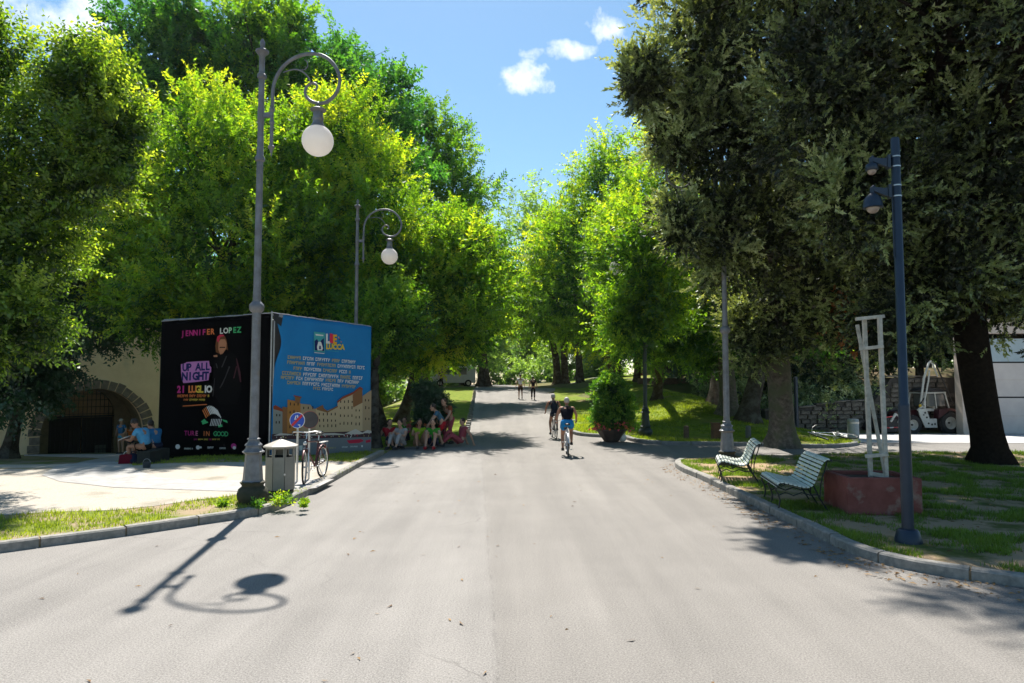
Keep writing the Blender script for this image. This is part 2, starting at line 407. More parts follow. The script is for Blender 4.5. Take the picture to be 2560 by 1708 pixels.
# asphalt: plaza plus the ramp up to the crest and the side road
sheet('road', [(-32, -14), (45, -14), (45, 26), (12, 27), (9, 30), (9, 62), (9, 110), (-9, 110), (-9, 62), (-9, 30), (-14, 27), (-32, 22)], 0., m_asph, .6, 0)
fc = [(8.6, 25.8), (9.2, 23.3), tuple(G(2010, 1112)[:2]), tuple(G(2300, 1108)[:2]), (45, 24.0), (45, 38), (11.2, 38), (10.6, 31)]
fo = sheet('forecourt', fc, .012, m_conc, .8, 0)
def loff(x, y): return .02 + .085 * (1 - ss(17, 21, y))
vergeL = [(-60, 4.0)] + kl + le + [(-3.4, 64), (-5, 72), (-5, 108), (-60, 108)]
vg = sheet('verge_left', vergeL, loff, m_grass, .6, .2)
sheet('bank_left', [(p[0] - .16, p[1]) for p in le if p[1] > 21.5] + [(-3.6, 64), (-5.2, 72), (-14, 72), (-14, 26), (-9, 22), (-5, 21.6)], lambda x, y: loff(x, y) + .006, m_bank, .7, 0)
bankR = bk + [tuple(G(2000, 1064)[:2]), (14.2, 36.6), (36, 37.2), (44, 60), (44, 108), (5, 108), (5, 72), tuple(G(1392, 968)[:2])]
sheet('bank_right', bankR, lambda x, y: .07, m_bank, .6, .2)
sheet('slope', [(12.6, 37.35), (46, 37.35), (46, 62), (10, 62), (11.4, 44)], .11, m_slope, .9, .1)
island = kr + it[::-1]
sheet('island', island, lambda x, y: .095, m_lawn, .6, .2)
# gravel and the pale path on the left
grv = GL([(-900, 1400), (-300, 1330), (0, 1291), (120, 1282), (287, 1277), (383, 1267), (502, 1250), (588, 1240), (640, 1240), (760, 1226), (800, 1212), (850, 1180), (880, 1166), (900, 1157), (800, 1154), (560, 1157), (400, 1160), (330, 1166), (280, 1150), (200, 1158), (0, 1160), (-400, 1162), (-1500, 1170)], .1)
sheet('gravel_patch', grv, lambda x, y: loff(x, y) + .006, m_gravel, .6, 0)
pth = GL([(790, 1222), (760, 1226), (660, 1232), (560, 1230), (287, 1221), (150, 1206), (105, 1190), (135, 1170), (201, 1150), (250, 1141), (60, 1136), (60, 1133), (420, 1130), (395, 1150), (318, 1152), (337, 1176), (397, 1196), (500, 1203), (660, 1204), (800, 1200), (835, 1200)], .1)
sheet('path', pth, lambda x, y: loff(x, y) + .013, m_path, .6, 0)
# kerbs, stone by stone
def kerb(line, w_, h, zoff, m, name='kerb', length=1.0, inside=1, drop=.0):
    root = bpy.data.objects.new(name, None); col.objects.link(root); root['kind'] = 'structure'
    pts = [Vector(p) for p in line]; acc = [0]
    for a, b in zip(pts[:-1], pts[1:]): acc.append(acc[-1] + (b - a).length)
    def at(s):
        s = max(0, min(acc[-1] - 1e-6, s))
        for i in range(len(acc) - 1):
            if s <= acc[i + 1]: return pts[i].lerp(pts[i + 1], (s - acc[i]) / max(1e-9, acc[i + 1] - acc[i]))
        return pts[-1]
    s = 0.
    while s < acc[-1] - .15:
        e = min(acc[-1], s + length * random.uniform(.92, 1.05)); mb = MB(); k = 5
        jz = random.uniform(-.006, .006); sh = random.uniform(-.006, .006); rings = []
        for q in range(k):
            u = s + .012 + (e - s - .024) * q / (k - 1); p = at(u); t = (at(u + .05) - at(u - .05)).normalized(); n = Vector((-t.y, t.x)) * inside
            z = T(p.x, p.y) + zoff + jz; c = .02
            prof = [(-.025, -.2), (-.02, h - c), (0, h), (w_ - .01, h), (w_, h - .01), (w_, -.2)]
            rings.append([(p.x + n.x * (d + sh), p.y + n.y * (d + sh), z + hh) for d, hh in prof])
        vs = [v for r in rings for v in r]; m_ = 6; fs = []
        for i in range(k - 1):
            for j in range(m_): fs.append((i * m_ + j, i * m_ + (j + 1) % m_, (i + 1) * m_ + (j + 1) % m_, (i + 1) * m_ + j))
        fs += [tuple(range(m_))[::-1], tuple((k - 1) * m_ + j for j in range(m_))]
        mb.add(vs, fs); mb.build('kerb_stone', m, root); s = e
    return root
kerb([p for p in kl if p[0] > -12], .12, .125, 0, m_kerb, 'kerb_left', 1.0, 1)
kerb([p for p in kr if p[1] > 4.6], .13, .125, 0, m_kerb, 'kerb_island', 1.0, 1)
kerb([p for p in bk if p[1] < 26.5 and p[0] > 2.2][:46], .15, .12, 0, m_kerb2, 'kerb_bank', 1.0, -1 if False else 1)
# stone edging up the left side of the ramp
root = bpy.data.objects.new('ramp_edging', None); col.objects.link(root); root['kind'] = 'structure'
es = MB().box((0, 0, .03), (.16, .34, .2)).mesh('edge_stone', m_kerb2)
for i in range(26):
    t_ = i / 25; p = Vector((0, 0))
    k = t_ * (len(le) - 9) + 6; i0 = int(k); p = Vector(le[i0]).lerp(Vector(le[min(i0 + 1, len(le) - 1)]), k - i0)
    piece('edge_stone', es, root, (p.x, p.y, T(p.x, p.y)), random.uniform(-.3, .3))
# ------------------------------------------------------------------ foliage
def np_mesh(name, V, nper, m, tint=None):
    """V: (n*nper,3) vertices of n polygons with nper corners each"""
    n = len(V) // nper; me = bpy.data.meshes.new(name)
    me.vertices.add(len(V)); me.vertices.foreach_set('co', V.astype(np.float32).ravel())
    me.loops.add(n * nper); me.loops.foreach_set('vertex_index', np.arange(n * nper, dtype=np.int32))
    me.polygons.add(n); me.polygons.foreach_set('loop_start', np.arange(0, n * nper, nper, dtype=np.int32)); me.polygons.foreach_set('loop_total', np.full(n, nper, dtype=np.int32))
    if tint is not None:
        a = me.attributes.new('tint', 'FLOAT', 'POINT'); a.data.foreach_set('value', np.repeat(tint, nper).astype(np.float32))
    me.materials.append(m); me.update(calc_edges=True); return me
def nrm(a): return a / np.maximum(np.linalg.norm(a, axis=-1, keepdims=True), 1e-9)
def rdir(n, rng): return nrm(rng.normal(size=(n, 3)))
def sprig_leaves(base, d, slen, K, ll, lw, rng, tint, spread=.9, droop=0., tuft=False, curl=.5, quad=False):
    S = len(base); t = (np.arange(K) + .5) / K
    s = nrm(np.cross(d, rdir(S, rng))); nn = np.cross(d, s)
    if tuft:
        ang = rng.uniform(0, 2 * PI, (S, K)); side = s[:, None] * np.cos(ang)[..., None] + nn[:, None] * np.sin(ang)[..., None]
        tt = t[None] * np.ones((S, 1)); pos = base[:, None] + d[:, None] * (slen[:, None] * tt)[..., None]
        ax = nrm(d[:, None] * (.35 + .9 * tt)[..., None] + side * spread + rng.normal(size=(S, K, 3)) * .2)
    else:
        sg = np.where(np.arange(K) % 2 == 0, 1., -1.); pos = base[:, None] + d[:, None] * (slen[:, None] * t[None])[..., None]
        pos[..., 2] -= droop * (t[None] ** 2) * slen[:, None]
        ax = nrm(d[:, None] * .55 + s[:, None] * (sg * spread)[None, :, None] + rng.normal(size=(S, K, 3)) * .28 + np.array([0, 0, -.15 - droop]))
    up = nrm(nn[:, None] * .8 + rng.normal(size=(S, K, 3)) * curl + np.array([0, 0, .35]))
    wd = nrm(np.cross(ax, up)); L_ = (ll * rng.uniform(.7, 1.25, (S, K)))[..., None]; W_ = (lw * rng.uniform(.75, 1.2, (S, K)))[..., None]
    fold = nrm(np.cross(wd, ax)) * W_ * .25
    p0 = pos; p1 = pos + ax * L_ * .45 + wd * W_ * .5 + fold; p2 = pos + ax * L_; p3 = pos + ax * L_ * .45 - wd * W_ * .5 + fold
    if quad: V = np.stack([p0, p1, p2, p3], axis=2).reshape(-1, 3)
    else: V = np.stack([pos + ax * L_ * .12 + wd * W_ * .62, pos + ax * L_ * 1.05, pos + ax * L_ * .12 - wd * W_ * .62], axis=2).reshape(-1, 3)
    tn = np.clip(tint[:, None] + rng.normal(size=(S, K)) * .10, 0, 1).reshape(-1)
    return V, tn
def crown_mesh(name, blobs, origin, m, seed, clump=.30, ncl=1., spr=30, K=12, ll=.11, lw=.055, slen=.42, droop=0., tuft=False, fill=.13, tb=.0, spread=.9, curl=.5, upb=.25, rag=.12, holes=.20, plume=2.2, quad=False, var=1.):
    rng = np.random.default_rng(seed); O = np.array(origin)
    W = rng.normal(size=(5, 3)) * 3.2; PH = rng.uniform(0, 6, 5); C = np.array([b[0] for b in blobs]) - O; Rr = np.array([b[1] for b in blobs])
    VV = []; TT = []
    area = np.array([(r[0] * r[1] + r[1] * r[2] + r[0] * r[2]) / 3 * 4 * PI for r in Rr])
    for bi in range(len(C)):
        c, r = C[bi], Rr[bi]; rm = r.mean(); cr = clump * (rm ** .6) * 1.3
        n = int(ncl * area[bi] / (PI * cr * cr) * 1.15) + 6
        i = np.arange(n); z = 1 - 2 * (i + .5) / n; ph = i * 2.399963 + rng.uniform(0, 6)
        u = np.stack([np.sqrt(1 - z * z) * np.cos(ph), np.sqrt(1 - z * z) * np.sin(ph), z], 1); u = nrm(u + rng.normal(size=u.shape) * .16)
        rad = rng.uniform(.58, 1.04, n) + rng.normal(size=n) * rag * .6
        rad = rad * (1 + .10 * np.sin(u @ W.T + PH + bi).sum(1) / 1.5)
        pc = c + u * r * rad[:, None]
        # drop the clumps buried in other blobs
        keep = np.ones(n, bool)
        for bj in range(len(C)):
            if bj != bi: keep &= np.linalg.norm((pc - C[bj]) / Rr[bj], axis=1) > .66
        keep &= rng.random(n) > holes
        pc, u2 = pc[keep], nrm((u / r)[keep])
        for k in range(len(pc)):
            q = cr * rng.uniform(.6, 1.5); S = max(6, int(spr * (q / cr) ** 2))
            ax = nrm(u2[k] * (1 - droop * .3) + rng.normal(size=3) * .28 + np.array([0, 0, upb * 1.3 - droop * .7]))
            t_ = rng.random(S) ** .85; rv = rdir(S, rng); rv = nrm(rv - (rv @ ax)[:, None] * ax)
            pos = pc[k] + ax * ((t_ - .45) * q * plume)[:, None] + rv * (q * (1.05 - .75 * t_) * np.sqrt(rng.random(S)))[:, None]
            cb = rng.normal() * .15 * var
            tn = np.clip(.30 + tb + .42 * t_ + cb + .14 * u2[k][2] + .12 * (rv @ np.array([0, 0, 1.])) + rng.normal(size=S) * .09 * var, 0, 1)  # paler young tips; sunlit tops are painted into the tint too
            sd = nrm(ax * (.45 + .6 * t_)[:, None] + rv * .8 + rng.normal(size=(S, 3)) * .3 + np.array([0, 0, upb * .7 - droop * .6]))
            V, t = sprig_leaves(pos, sd, slen * rng.uniform(.6, 1.35, S) * (1 + .35 * t_), K, ll, lw, rng, tn, spread, droop, tuft, curl, quad); VV.append(V); TT.append(t)
        # darker filling inside, the crown's inner shade painted into the tint
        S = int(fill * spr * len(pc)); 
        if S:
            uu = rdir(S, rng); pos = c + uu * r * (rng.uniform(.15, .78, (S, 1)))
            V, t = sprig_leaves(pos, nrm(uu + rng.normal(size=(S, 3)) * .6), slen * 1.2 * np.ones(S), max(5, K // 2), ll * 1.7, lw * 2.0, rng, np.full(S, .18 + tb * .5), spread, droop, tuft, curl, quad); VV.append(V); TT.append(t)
    V = np.concatenate(VV); t = np.concatenate(TT); return np_mesh(name, V, 4 if quad else 3, m, t)
m_bark = mat('bark', (.075, .058, .042), .95, (.035, .028, .022), 14, 1.0, c3=(.11, .10, .08), scale3=3, spec=.1, bscale=22)
m_bark2 = mat('bark_grey', (.17, .15, .125), .95, (.075, .065, .055), 9, 1.0, c3=(.10, .11, .07), scale3=2.2, spec=.1, bscale=16)
m_bark3 = mat('bark_black', (.028, .022, .017), .95, (.014, .011, .009), 12, 1.0, spec=.08, bscale=20)
def trunk_mesh(base, top, r0, r1, limbs, seed, n=14):
    """base and limb ends relative to the tree's origin; flared foot, ridged bark, limbs that fork"""
    rg = random.Random(seed); mb = MB(); base = Vector(base); top = Vector(top); H = (top - base).length
    vs = []; fs = []; k = 12; side = Vector((rg.uniform(-1, 1), rg.uniform(-1, 1), 0)) * .05 * H
    ph = [rg.uniform(0, 6) for _ in range(4)]
    for i in range(k):
        t = i / (k - 1); p = base.lerp(top, t) + side * math.sin(t * PI) ; rr = r0 + (r1 - r0) * t ** .8 + r0 * .75 * math.exp(-t * H / .28)
        for j in range(n):
            th = 2 * PI * j / n; q = rr * (1 + .07 * math.sin(3 * th + ph[0] + t * 2) + .05 * math.sin(5 * th + ph[1] - t * 3) + .35 * math.exp(-t * H / .22) * max(0, math.sin(5 * th + ph[2])) * .6)
            vs.append((p.x + q * math.cos(th), p.y + q * math.sin(th), p.z - (.25 if i == 0 else 0)))
    for i in range(k - 1):
        for j in range(n): fs.append((i * n + j, i * n + (j + 1) % n, (i + 1) * n + (j + 1) % n, (i + 1) * n + j))
    mb.add(vs, fs)
    for (e, f, rr) in limbs:
        s = base.lerp(top, f) + side * math.sin(f * PI); e = Vector(e); m_ = s.lerp(e, .5) + Vector((rg.uniform(-.15, .15), rg.uniform(-.15, .15), .08)) * (e - s).length
        pts = []; 
        for q in range(8): t = q / 7; pts.append(s * (1 - t) ** 2 + m_ * 2 * t * (1 - t) + e * t * t + Vector((math.sin(q * 1.9 + rr * 90), math.cos(q * 1.6 + rr * 70), math.sin(q * 2.3))) * .05 * (e - s).length * (q > 0) * .6)
        mb.tube(pts, [rr * (1 - .78 * q / 7) for q in range(8)], 7)
        for q in (3, 4, 5, 6):
            for _ in range(2):
                d = Vector((rg.uniform(-1, 1), rg.uniform(-1, 1), rg.uniform(-.2, 1))).normalized() * (e - s).length * rg.uniform(.25, .45)
                a = pts[q]; r_ = rr * (1 - .78 * q / 7) * .55; mb.tube([a, a + d * .5 + Vector((0, 0, .05)), a + d], [r_, r_ * .65, r_ * .2], 5, cap=False)
    return mb
def Bp(x, y, D, rx, ry, rd=None):
    c = P(x, y, D); k = D / FPX * .94; rd = rd if rd else (rx + ry) / 2
    return (tuple(c), (rx * k, rd * k, ry * k))
# sunlit lime-green, mid green, bluish green, holm oak, far pale, dark; tips mix young-leaf yellow with painted sunlight
m_lime = leafmat('leaf_lime', (.014, .070, .010), (.185, .335, .028), .60, (1.85, 1.80, .44), .5, .035, tip=(.38, .43, .04))
m_mid = leafmat('leaf_green', (.008, .045, .012), (.10, .235, .022), .52, (1.8, 1.9, .45), .5, .035, tip=(.22, .33, .03))
m_teal = leafmat('leaf_deep_green', (.010, .052, .018), (.055, .17, .035), .48, (1.7, 2.0, .6), .5, .035, tip=(.13, .27, .04))
m_oak = leafmat('leaf_holm_oak', (.012, .020, .008), (.245, .315, .12), .30, (1.7, 1.6, .45), .45, .05, tip=(.43, .48, .26))
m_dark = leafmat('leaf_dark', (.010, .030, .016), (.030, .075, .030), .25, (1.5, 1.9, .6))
m_near = leafmat('leaf_olive_lit', (.007, .034, .007), (.12, .22, .02), .55, (1.85, 1.8, .45), .5, .04, tip=(.34, .43, .07))
m_far = leafmat('leaf_pale_lit', (.06, .13, .04), (.22, .32, .08), .6, (1.7, 1.8, .7))  # sunlit brightness of the far leaves put into the colour
TRI = [0]
def tree(name, base, blobs, m, seed, label, trunk=(.28, .16), th=None, lean=(0, 0), bark=None, cat='tree', group=None, nl=7, **kw):
    base = Vector(base); o = empty(name, base, 0, label, cat, group)
    cm = crown_mesh('crown', blobs, base, m, seed, **kw); c = piece('crown', cm, o); c['kind'] = 'stuff'; TRI[0] += len(cm.polygons) * 2
    lo = min(b[0][2] - b[1][2] for b in blobs); cz = sum(b[0][2] for b in blobs) / len(blobs)
    cxy = Vector((sum(b[0][0] for b in blobs) / len(blobs), sum(b[0][1] for b in blobs) / len(blobs), 0))
    top = (Vector((cxy.x, cxy.y, 0)) - Vector((base.x, base.y, 0))) * .55 + Vector((lean[0], lean[1], (lo - base.z) + (th if th else 1.2)))
    rg = random.Random(seed + 5); lb = []
    mx_ = max(b[1][0] for b in blobs); bb = [b for b in blobs if b[1][0] > .5 * mx_ and b[0][2] < 13.5] or list(blobs); rg.shuffle(bb)
    for b in (bb * 3)[:nl]:
        e = Vector(b[0]) - base + Vector((rg.uniform(-.35, .35) * b[1][0], rg.uniform(-.35, .35) * b[1][1], rg.uniform(-.2, .3) * b[1][2])); lb.append((e, rg.uniform(.72, 1.), trunk[1] * rg.uniform(.5, .8)))
    tm = trunk_mesh((0, 0, 0), top, trunk[0], trunk[1], lb, seed); tm.build('trunk', bark or m_bark, o, smooth=True)
    return o
def gz(x, y, off=0): return Vector((x, y, T(x, y) + off))

BR = dict(K=15, ll=.14, lw=.068, slen=.62, spr=25, upb=.5, spread=.75)       # bright feathery crowns
# far left, near the camera
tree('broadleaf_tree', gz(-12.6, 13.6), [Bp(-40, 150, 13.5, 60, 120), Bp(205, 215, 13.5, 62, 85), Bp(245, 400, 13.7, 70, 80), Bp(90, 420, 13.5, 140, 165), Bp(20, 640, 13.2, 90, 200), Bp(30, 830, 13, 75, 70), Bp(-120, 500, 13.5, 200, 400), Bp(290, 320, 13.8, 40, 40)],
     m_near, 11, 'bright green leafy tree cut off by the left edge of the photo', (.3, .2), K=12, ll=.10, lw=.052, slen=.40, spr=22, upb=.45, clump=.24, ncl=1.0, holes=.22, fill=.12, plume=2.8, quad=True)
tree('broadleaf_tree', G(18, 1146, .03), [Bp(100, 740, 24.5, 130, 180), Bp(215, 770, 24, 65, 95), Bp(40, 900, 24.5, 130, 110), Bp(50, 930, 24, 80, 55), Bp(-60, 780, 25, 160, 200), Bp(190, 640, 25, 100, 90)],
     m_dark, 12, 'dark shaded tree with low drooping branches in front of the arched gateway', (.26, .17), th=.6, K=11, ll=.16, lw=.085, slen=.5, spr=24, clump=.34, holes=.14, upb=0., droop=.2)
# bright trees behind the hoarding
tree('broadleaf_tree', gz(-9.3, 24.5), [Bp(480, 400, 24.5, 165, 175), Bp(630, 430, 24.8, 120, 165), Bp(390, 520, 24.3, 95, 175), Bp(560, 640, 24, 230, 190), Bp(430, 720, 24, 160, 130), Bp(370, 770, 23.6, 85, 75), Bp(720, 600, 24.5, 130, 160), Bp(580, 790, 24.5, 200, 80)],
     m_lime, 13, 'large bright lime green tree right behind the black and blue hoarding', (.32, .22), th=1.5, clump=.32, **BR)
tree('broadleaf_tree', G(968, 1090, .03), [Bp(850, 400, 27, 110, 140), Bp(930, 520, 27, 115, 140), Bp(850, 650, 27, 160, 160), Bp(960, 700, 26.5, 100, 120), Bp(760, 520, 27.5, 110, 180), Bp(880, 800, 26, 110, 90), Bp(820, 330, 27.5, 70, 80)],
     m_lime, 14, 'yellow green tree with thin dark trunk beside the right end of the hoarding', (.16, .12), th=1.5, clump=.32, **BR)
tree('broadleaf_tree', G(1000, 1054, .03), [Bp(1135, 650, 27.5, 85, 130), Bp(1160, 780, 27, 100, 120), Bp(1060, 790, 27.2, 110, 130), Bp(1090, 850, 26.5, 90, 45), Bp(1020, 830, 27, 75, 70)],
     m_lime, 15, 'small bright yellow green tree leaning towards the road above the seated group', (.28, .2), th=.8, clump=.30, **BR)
tree('broadleaf_tree', G(938, 1119, .03), [Bp(930, 860, 23.5, 80, 60), Bp(960, 800, 24, 90, 60)], m_mid, 16, 'thin dark trunk standing just right of the blue banner', (.15, .11), th=.5, nl=3, **{**BR, 'spr': 22})
# tall row at the back left
BK_ = dict(K=12, ll=.22, lw=.13, slen=.75, spr=20, clump=.40, upb=.25, spread=.9, holes=.20)
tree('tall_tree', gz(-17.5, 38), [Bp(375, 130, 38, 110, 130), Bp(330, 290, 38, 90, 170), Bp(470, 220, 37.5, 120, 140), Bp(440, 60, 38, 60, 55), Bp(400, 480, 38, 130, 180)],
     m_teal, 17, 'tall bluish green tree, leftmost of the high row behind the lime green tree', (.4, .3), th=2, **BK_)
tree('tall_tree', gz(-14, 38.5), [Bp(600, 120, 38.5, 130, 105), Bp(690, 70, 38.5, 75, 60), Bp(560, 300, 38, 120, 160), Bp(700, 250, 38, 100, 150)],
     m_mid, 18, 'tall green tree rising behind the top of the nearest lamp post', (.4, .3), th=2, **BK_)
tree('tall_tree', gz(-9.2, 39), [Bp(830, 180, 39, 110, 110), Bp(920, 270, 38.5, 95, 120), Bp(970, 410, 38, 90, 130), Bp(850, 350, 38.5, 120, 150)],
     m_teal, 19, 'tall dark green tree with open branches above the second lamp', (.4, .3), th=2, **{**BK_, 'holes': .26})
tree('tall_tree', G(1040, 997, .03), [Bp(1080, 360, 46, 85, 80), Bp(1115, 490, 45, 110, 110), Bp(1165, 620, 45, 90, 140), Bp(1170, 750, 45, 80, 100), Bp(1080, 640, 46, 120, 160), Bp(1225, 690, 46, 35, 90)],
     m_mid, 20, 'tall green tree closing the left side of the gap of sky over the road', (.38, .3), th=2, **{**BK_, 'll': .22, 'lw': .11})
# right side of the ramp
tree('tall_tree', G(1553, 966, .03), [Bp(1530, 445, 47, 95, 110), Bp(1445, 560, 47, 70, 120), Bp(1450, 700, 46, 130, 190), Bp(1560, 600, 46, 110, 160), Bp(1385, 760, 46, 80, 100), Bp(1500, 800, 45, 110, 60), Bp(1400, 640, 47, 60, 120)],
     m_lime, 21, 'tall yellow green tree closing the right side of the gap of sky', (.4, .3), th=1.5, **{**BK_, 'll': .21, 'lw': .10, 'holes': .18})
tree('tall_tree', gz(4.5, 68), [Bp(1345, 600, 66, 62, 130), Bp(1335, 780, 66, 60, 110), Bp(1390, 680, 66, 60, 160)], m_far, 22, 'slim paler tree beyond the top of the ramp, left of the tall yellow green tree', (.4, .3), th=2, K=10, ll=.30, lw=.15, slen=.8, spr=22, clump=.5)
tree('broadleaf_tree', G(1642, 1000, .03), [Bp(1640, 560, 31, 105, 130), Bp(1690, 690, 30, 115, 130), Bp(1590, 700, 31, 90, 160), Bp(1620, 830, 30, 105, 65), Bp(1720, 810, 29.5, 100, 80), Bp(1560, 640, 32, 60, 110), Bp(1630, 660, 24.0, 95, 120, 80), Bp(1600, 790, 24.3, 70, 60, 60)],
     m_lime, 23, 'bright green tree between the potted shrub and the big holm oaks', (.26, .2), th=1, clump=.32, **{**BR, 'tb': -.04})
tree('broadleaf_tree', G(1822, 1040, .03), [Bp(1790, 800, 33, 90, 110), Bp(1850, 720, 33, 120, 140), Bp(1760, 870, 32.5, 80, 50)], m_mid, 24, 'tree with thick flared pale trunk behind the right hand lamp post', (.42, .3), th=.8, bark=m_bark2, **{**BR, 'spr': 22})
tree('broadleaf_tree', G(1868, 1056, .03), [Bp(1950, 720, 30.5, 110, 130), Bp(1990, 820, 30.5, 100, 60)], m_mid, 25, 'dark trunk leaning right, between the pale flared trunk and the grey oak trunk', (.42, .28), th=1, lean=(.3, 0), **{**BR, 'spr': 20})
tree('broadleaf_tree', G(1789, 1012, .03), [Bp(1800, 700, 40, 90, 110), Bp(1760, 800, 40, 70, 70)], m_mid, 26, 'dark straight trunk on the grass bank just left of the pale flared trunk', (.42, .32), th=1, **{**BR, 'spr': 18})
OK_ = dict(tb=-.08, K=20, ll=.085, lw=.040, slen=.27, spr=18, clump=.24, upb=.25, spread=.75, tuft=True, holes=.12, fill=.26, plume=2.4, var=1.8, curl=.8, rag=.18)
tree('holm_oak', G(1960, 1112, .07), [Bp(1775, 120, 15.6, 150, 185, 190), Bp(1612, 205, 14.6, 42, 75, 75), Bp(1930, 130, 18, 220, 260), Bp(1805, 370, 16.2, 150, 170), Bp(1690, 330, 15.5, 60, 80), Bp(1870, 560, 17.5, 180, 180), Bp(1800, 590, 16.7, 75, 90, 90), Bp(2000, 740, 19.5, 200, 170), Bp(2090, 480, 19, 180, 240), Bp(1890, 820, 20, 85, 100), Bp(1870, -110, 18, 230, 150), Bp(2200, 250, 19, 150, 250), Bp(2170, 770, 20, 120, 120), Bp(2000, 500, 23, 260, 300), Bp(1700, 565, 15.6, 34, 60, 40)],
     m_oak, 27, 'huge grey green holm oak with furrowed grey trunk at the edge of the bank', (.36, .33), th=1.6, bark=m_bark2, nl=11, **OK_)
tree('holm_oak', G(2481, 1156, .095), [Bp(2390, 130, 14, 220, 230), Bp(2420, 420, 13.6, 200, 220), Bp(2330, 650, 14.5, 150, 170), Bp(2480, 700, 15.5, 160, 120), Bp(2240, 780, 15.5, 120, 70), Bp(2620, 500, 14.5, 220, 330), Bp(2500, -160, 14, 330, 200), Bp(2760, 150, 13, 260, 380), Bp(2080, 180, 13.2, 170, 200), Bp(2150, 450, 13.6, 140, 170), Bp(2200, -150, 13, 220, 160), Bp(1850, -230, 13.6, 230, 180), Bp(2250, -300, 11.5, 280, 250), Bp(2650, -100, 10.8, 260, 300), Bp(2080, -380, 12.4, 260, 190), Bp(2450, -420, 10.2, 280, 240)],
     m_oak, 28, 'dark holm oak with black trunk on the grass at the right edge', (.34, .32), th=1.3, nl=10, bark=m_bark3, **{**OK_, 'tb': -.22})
# far trees past the crest: two shared crowns
def far_proto(m, seed):
    bl = [((0, 0, 6.5), (2.6, 2.6, 2.6)), ((-1.3, .5, 9), (2.3, 2.2, 2.6)), ((1.4, -.4, 9.2), (2.3, 2.3, 2.8)), ((.2, 0, 12), (1.9, 1.9, 2.4)), ((-2.0, 0, 5.2), (1.6, 1.8, 1.6)), ((2.1, .2, 5.6), (1.7, 1.8, 1.8))]
    me = crown_mesh('crown', bl, (0, 0, 0), m, seed, K=9, ll=.34, lw=.18, slen=.8, spr=17, clump=.5, holes=.12, upb=.2, fill=.4)
    tb = trunk_mesh((0, 0, 0), (0, 0, 6), .33, .2, [((-1.3, .4, 9), .8, .12), ((1.4, -.3, 9), .85, .12), ((0, 0, 11.5), 1, .12), ((-2, 0, 5.4), .6, .1), ((2, 0, 5.6), .62, .1)], seed).mesh('trunk', m_bark, True)
    return me, tb
fp = [far_proto(m_mid, 51), far_proto(m_far, 52), far_proto(m_teal, 53)]
FAR = [(-6.5, 92, 1.15, 1, .9), (-5.5, 76, 1.0, 0, 1), (-8.5, 66, 1.0, 2, 1), (-12, 60, 1.05, 0, 1), (-16.5, 70, 1.25, 2, 1), (-20, 56, .95, 0, 1), (-26, 64, 1.2, 2, 1), (-33, 60, 1.2, 0, 1), (-42, 66, 1.3, 2, 1), (-5, 112, 1.3, 1, .8),
       (8.5, 88, 1.1, 1, 1), (11.5, 74, 1.1, 0, 1), (15, 66, 1.05, 2, 1), (18.5, 72, 1.2, 0, 1), (22, 60, 1.1, 2, 1), (27, 66, 1.2, 0, 1), (33, 60, 1.2, 2, 1), (40, 66, 1.3, 0, 1), (4.5, 116, 1.2, 1, .8), (12, 108, 1.3, 1, 1), (-12, 104, 1.4, 1, 1), (50, 60, 1.3, 2, 1), (24, 92, 1.4, 1, 1), (-24, 92, 1.5, 1, 1), (-1.5, 140, 1.1, 1, .7)]
WHERE = ['beyond the crest at the left of the road', 'behind the potted shrub at the right of the crest', 'in the wood behind the hoarding', 'in the wood behind the holm oaks']
rr_ = random.Random(4); RG_ = {}
for f_ in FAR: RG_.setdefault((0 if -10 < f_[0] <= 1 else 1 if 1 < f_[0] < 14 else 2 if f_[0] <= -10 else 3, f_[3]), []).append(f_[0] / f_[1])
ORD = {1: [''], 2: ['left ', 'right '], 3: ['leftmost ', 'middle ', 'rightmost '], 4: ['leftmost ', 'second from left ', 'third from left ', 'rightmost ']}
for i, (x, y, s, k, sz) in enumerate(FAR):
    g = 0 if -10 < x <= 1 else 1 if 1 < x < 14 else 2 if x <= -10 else 3
    kind = ['mid green', 'pale green', 'deep green'][k]
    q_ = sorted(RG_[(g, k)]); o = empty('background_tree', gz(x, y, -.05), rr_.uniform(0, 6), ORD[len(q_)][q_.index(x / y)] + f'far {kind} tree {WHERE[g]}', 'tree', f'far {kind} trees {WHERE[g]}')
    o.scale = (s, s, s * sz * rr_.uniform(.92, 1.08)); c = piece('crown', fp[k][0], o); c['kind'] = 'stuff'; piece('trunk', fp[k][1], o)
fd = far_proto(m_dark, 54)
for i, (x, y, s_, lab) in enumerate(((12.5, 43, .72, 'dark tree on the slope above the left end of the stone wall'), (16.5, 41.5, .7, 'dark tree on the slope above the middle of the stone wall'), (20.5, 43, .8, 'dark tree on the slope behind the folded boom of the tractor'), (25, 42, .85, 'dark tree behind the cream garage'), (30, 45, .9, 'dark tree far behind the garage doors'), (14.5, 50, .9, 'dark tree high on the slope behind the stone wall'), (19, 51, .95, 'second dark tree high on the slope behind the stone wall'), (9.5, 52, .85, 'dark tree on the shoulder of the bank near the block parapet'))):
    o = empty('slope_shade_tree', gz(x, y, -.1), i * 1.7, lab, 'tree', 'dark trees added to shade the slope'); o.scale = (s_, s_, s_ * .9); c = piece('crown', fd[0], o); c['kind'] = 'stuff'; piece('trunk', fd[1], o)  # added to throw shade on the slope; their dark leaves paint in shade too
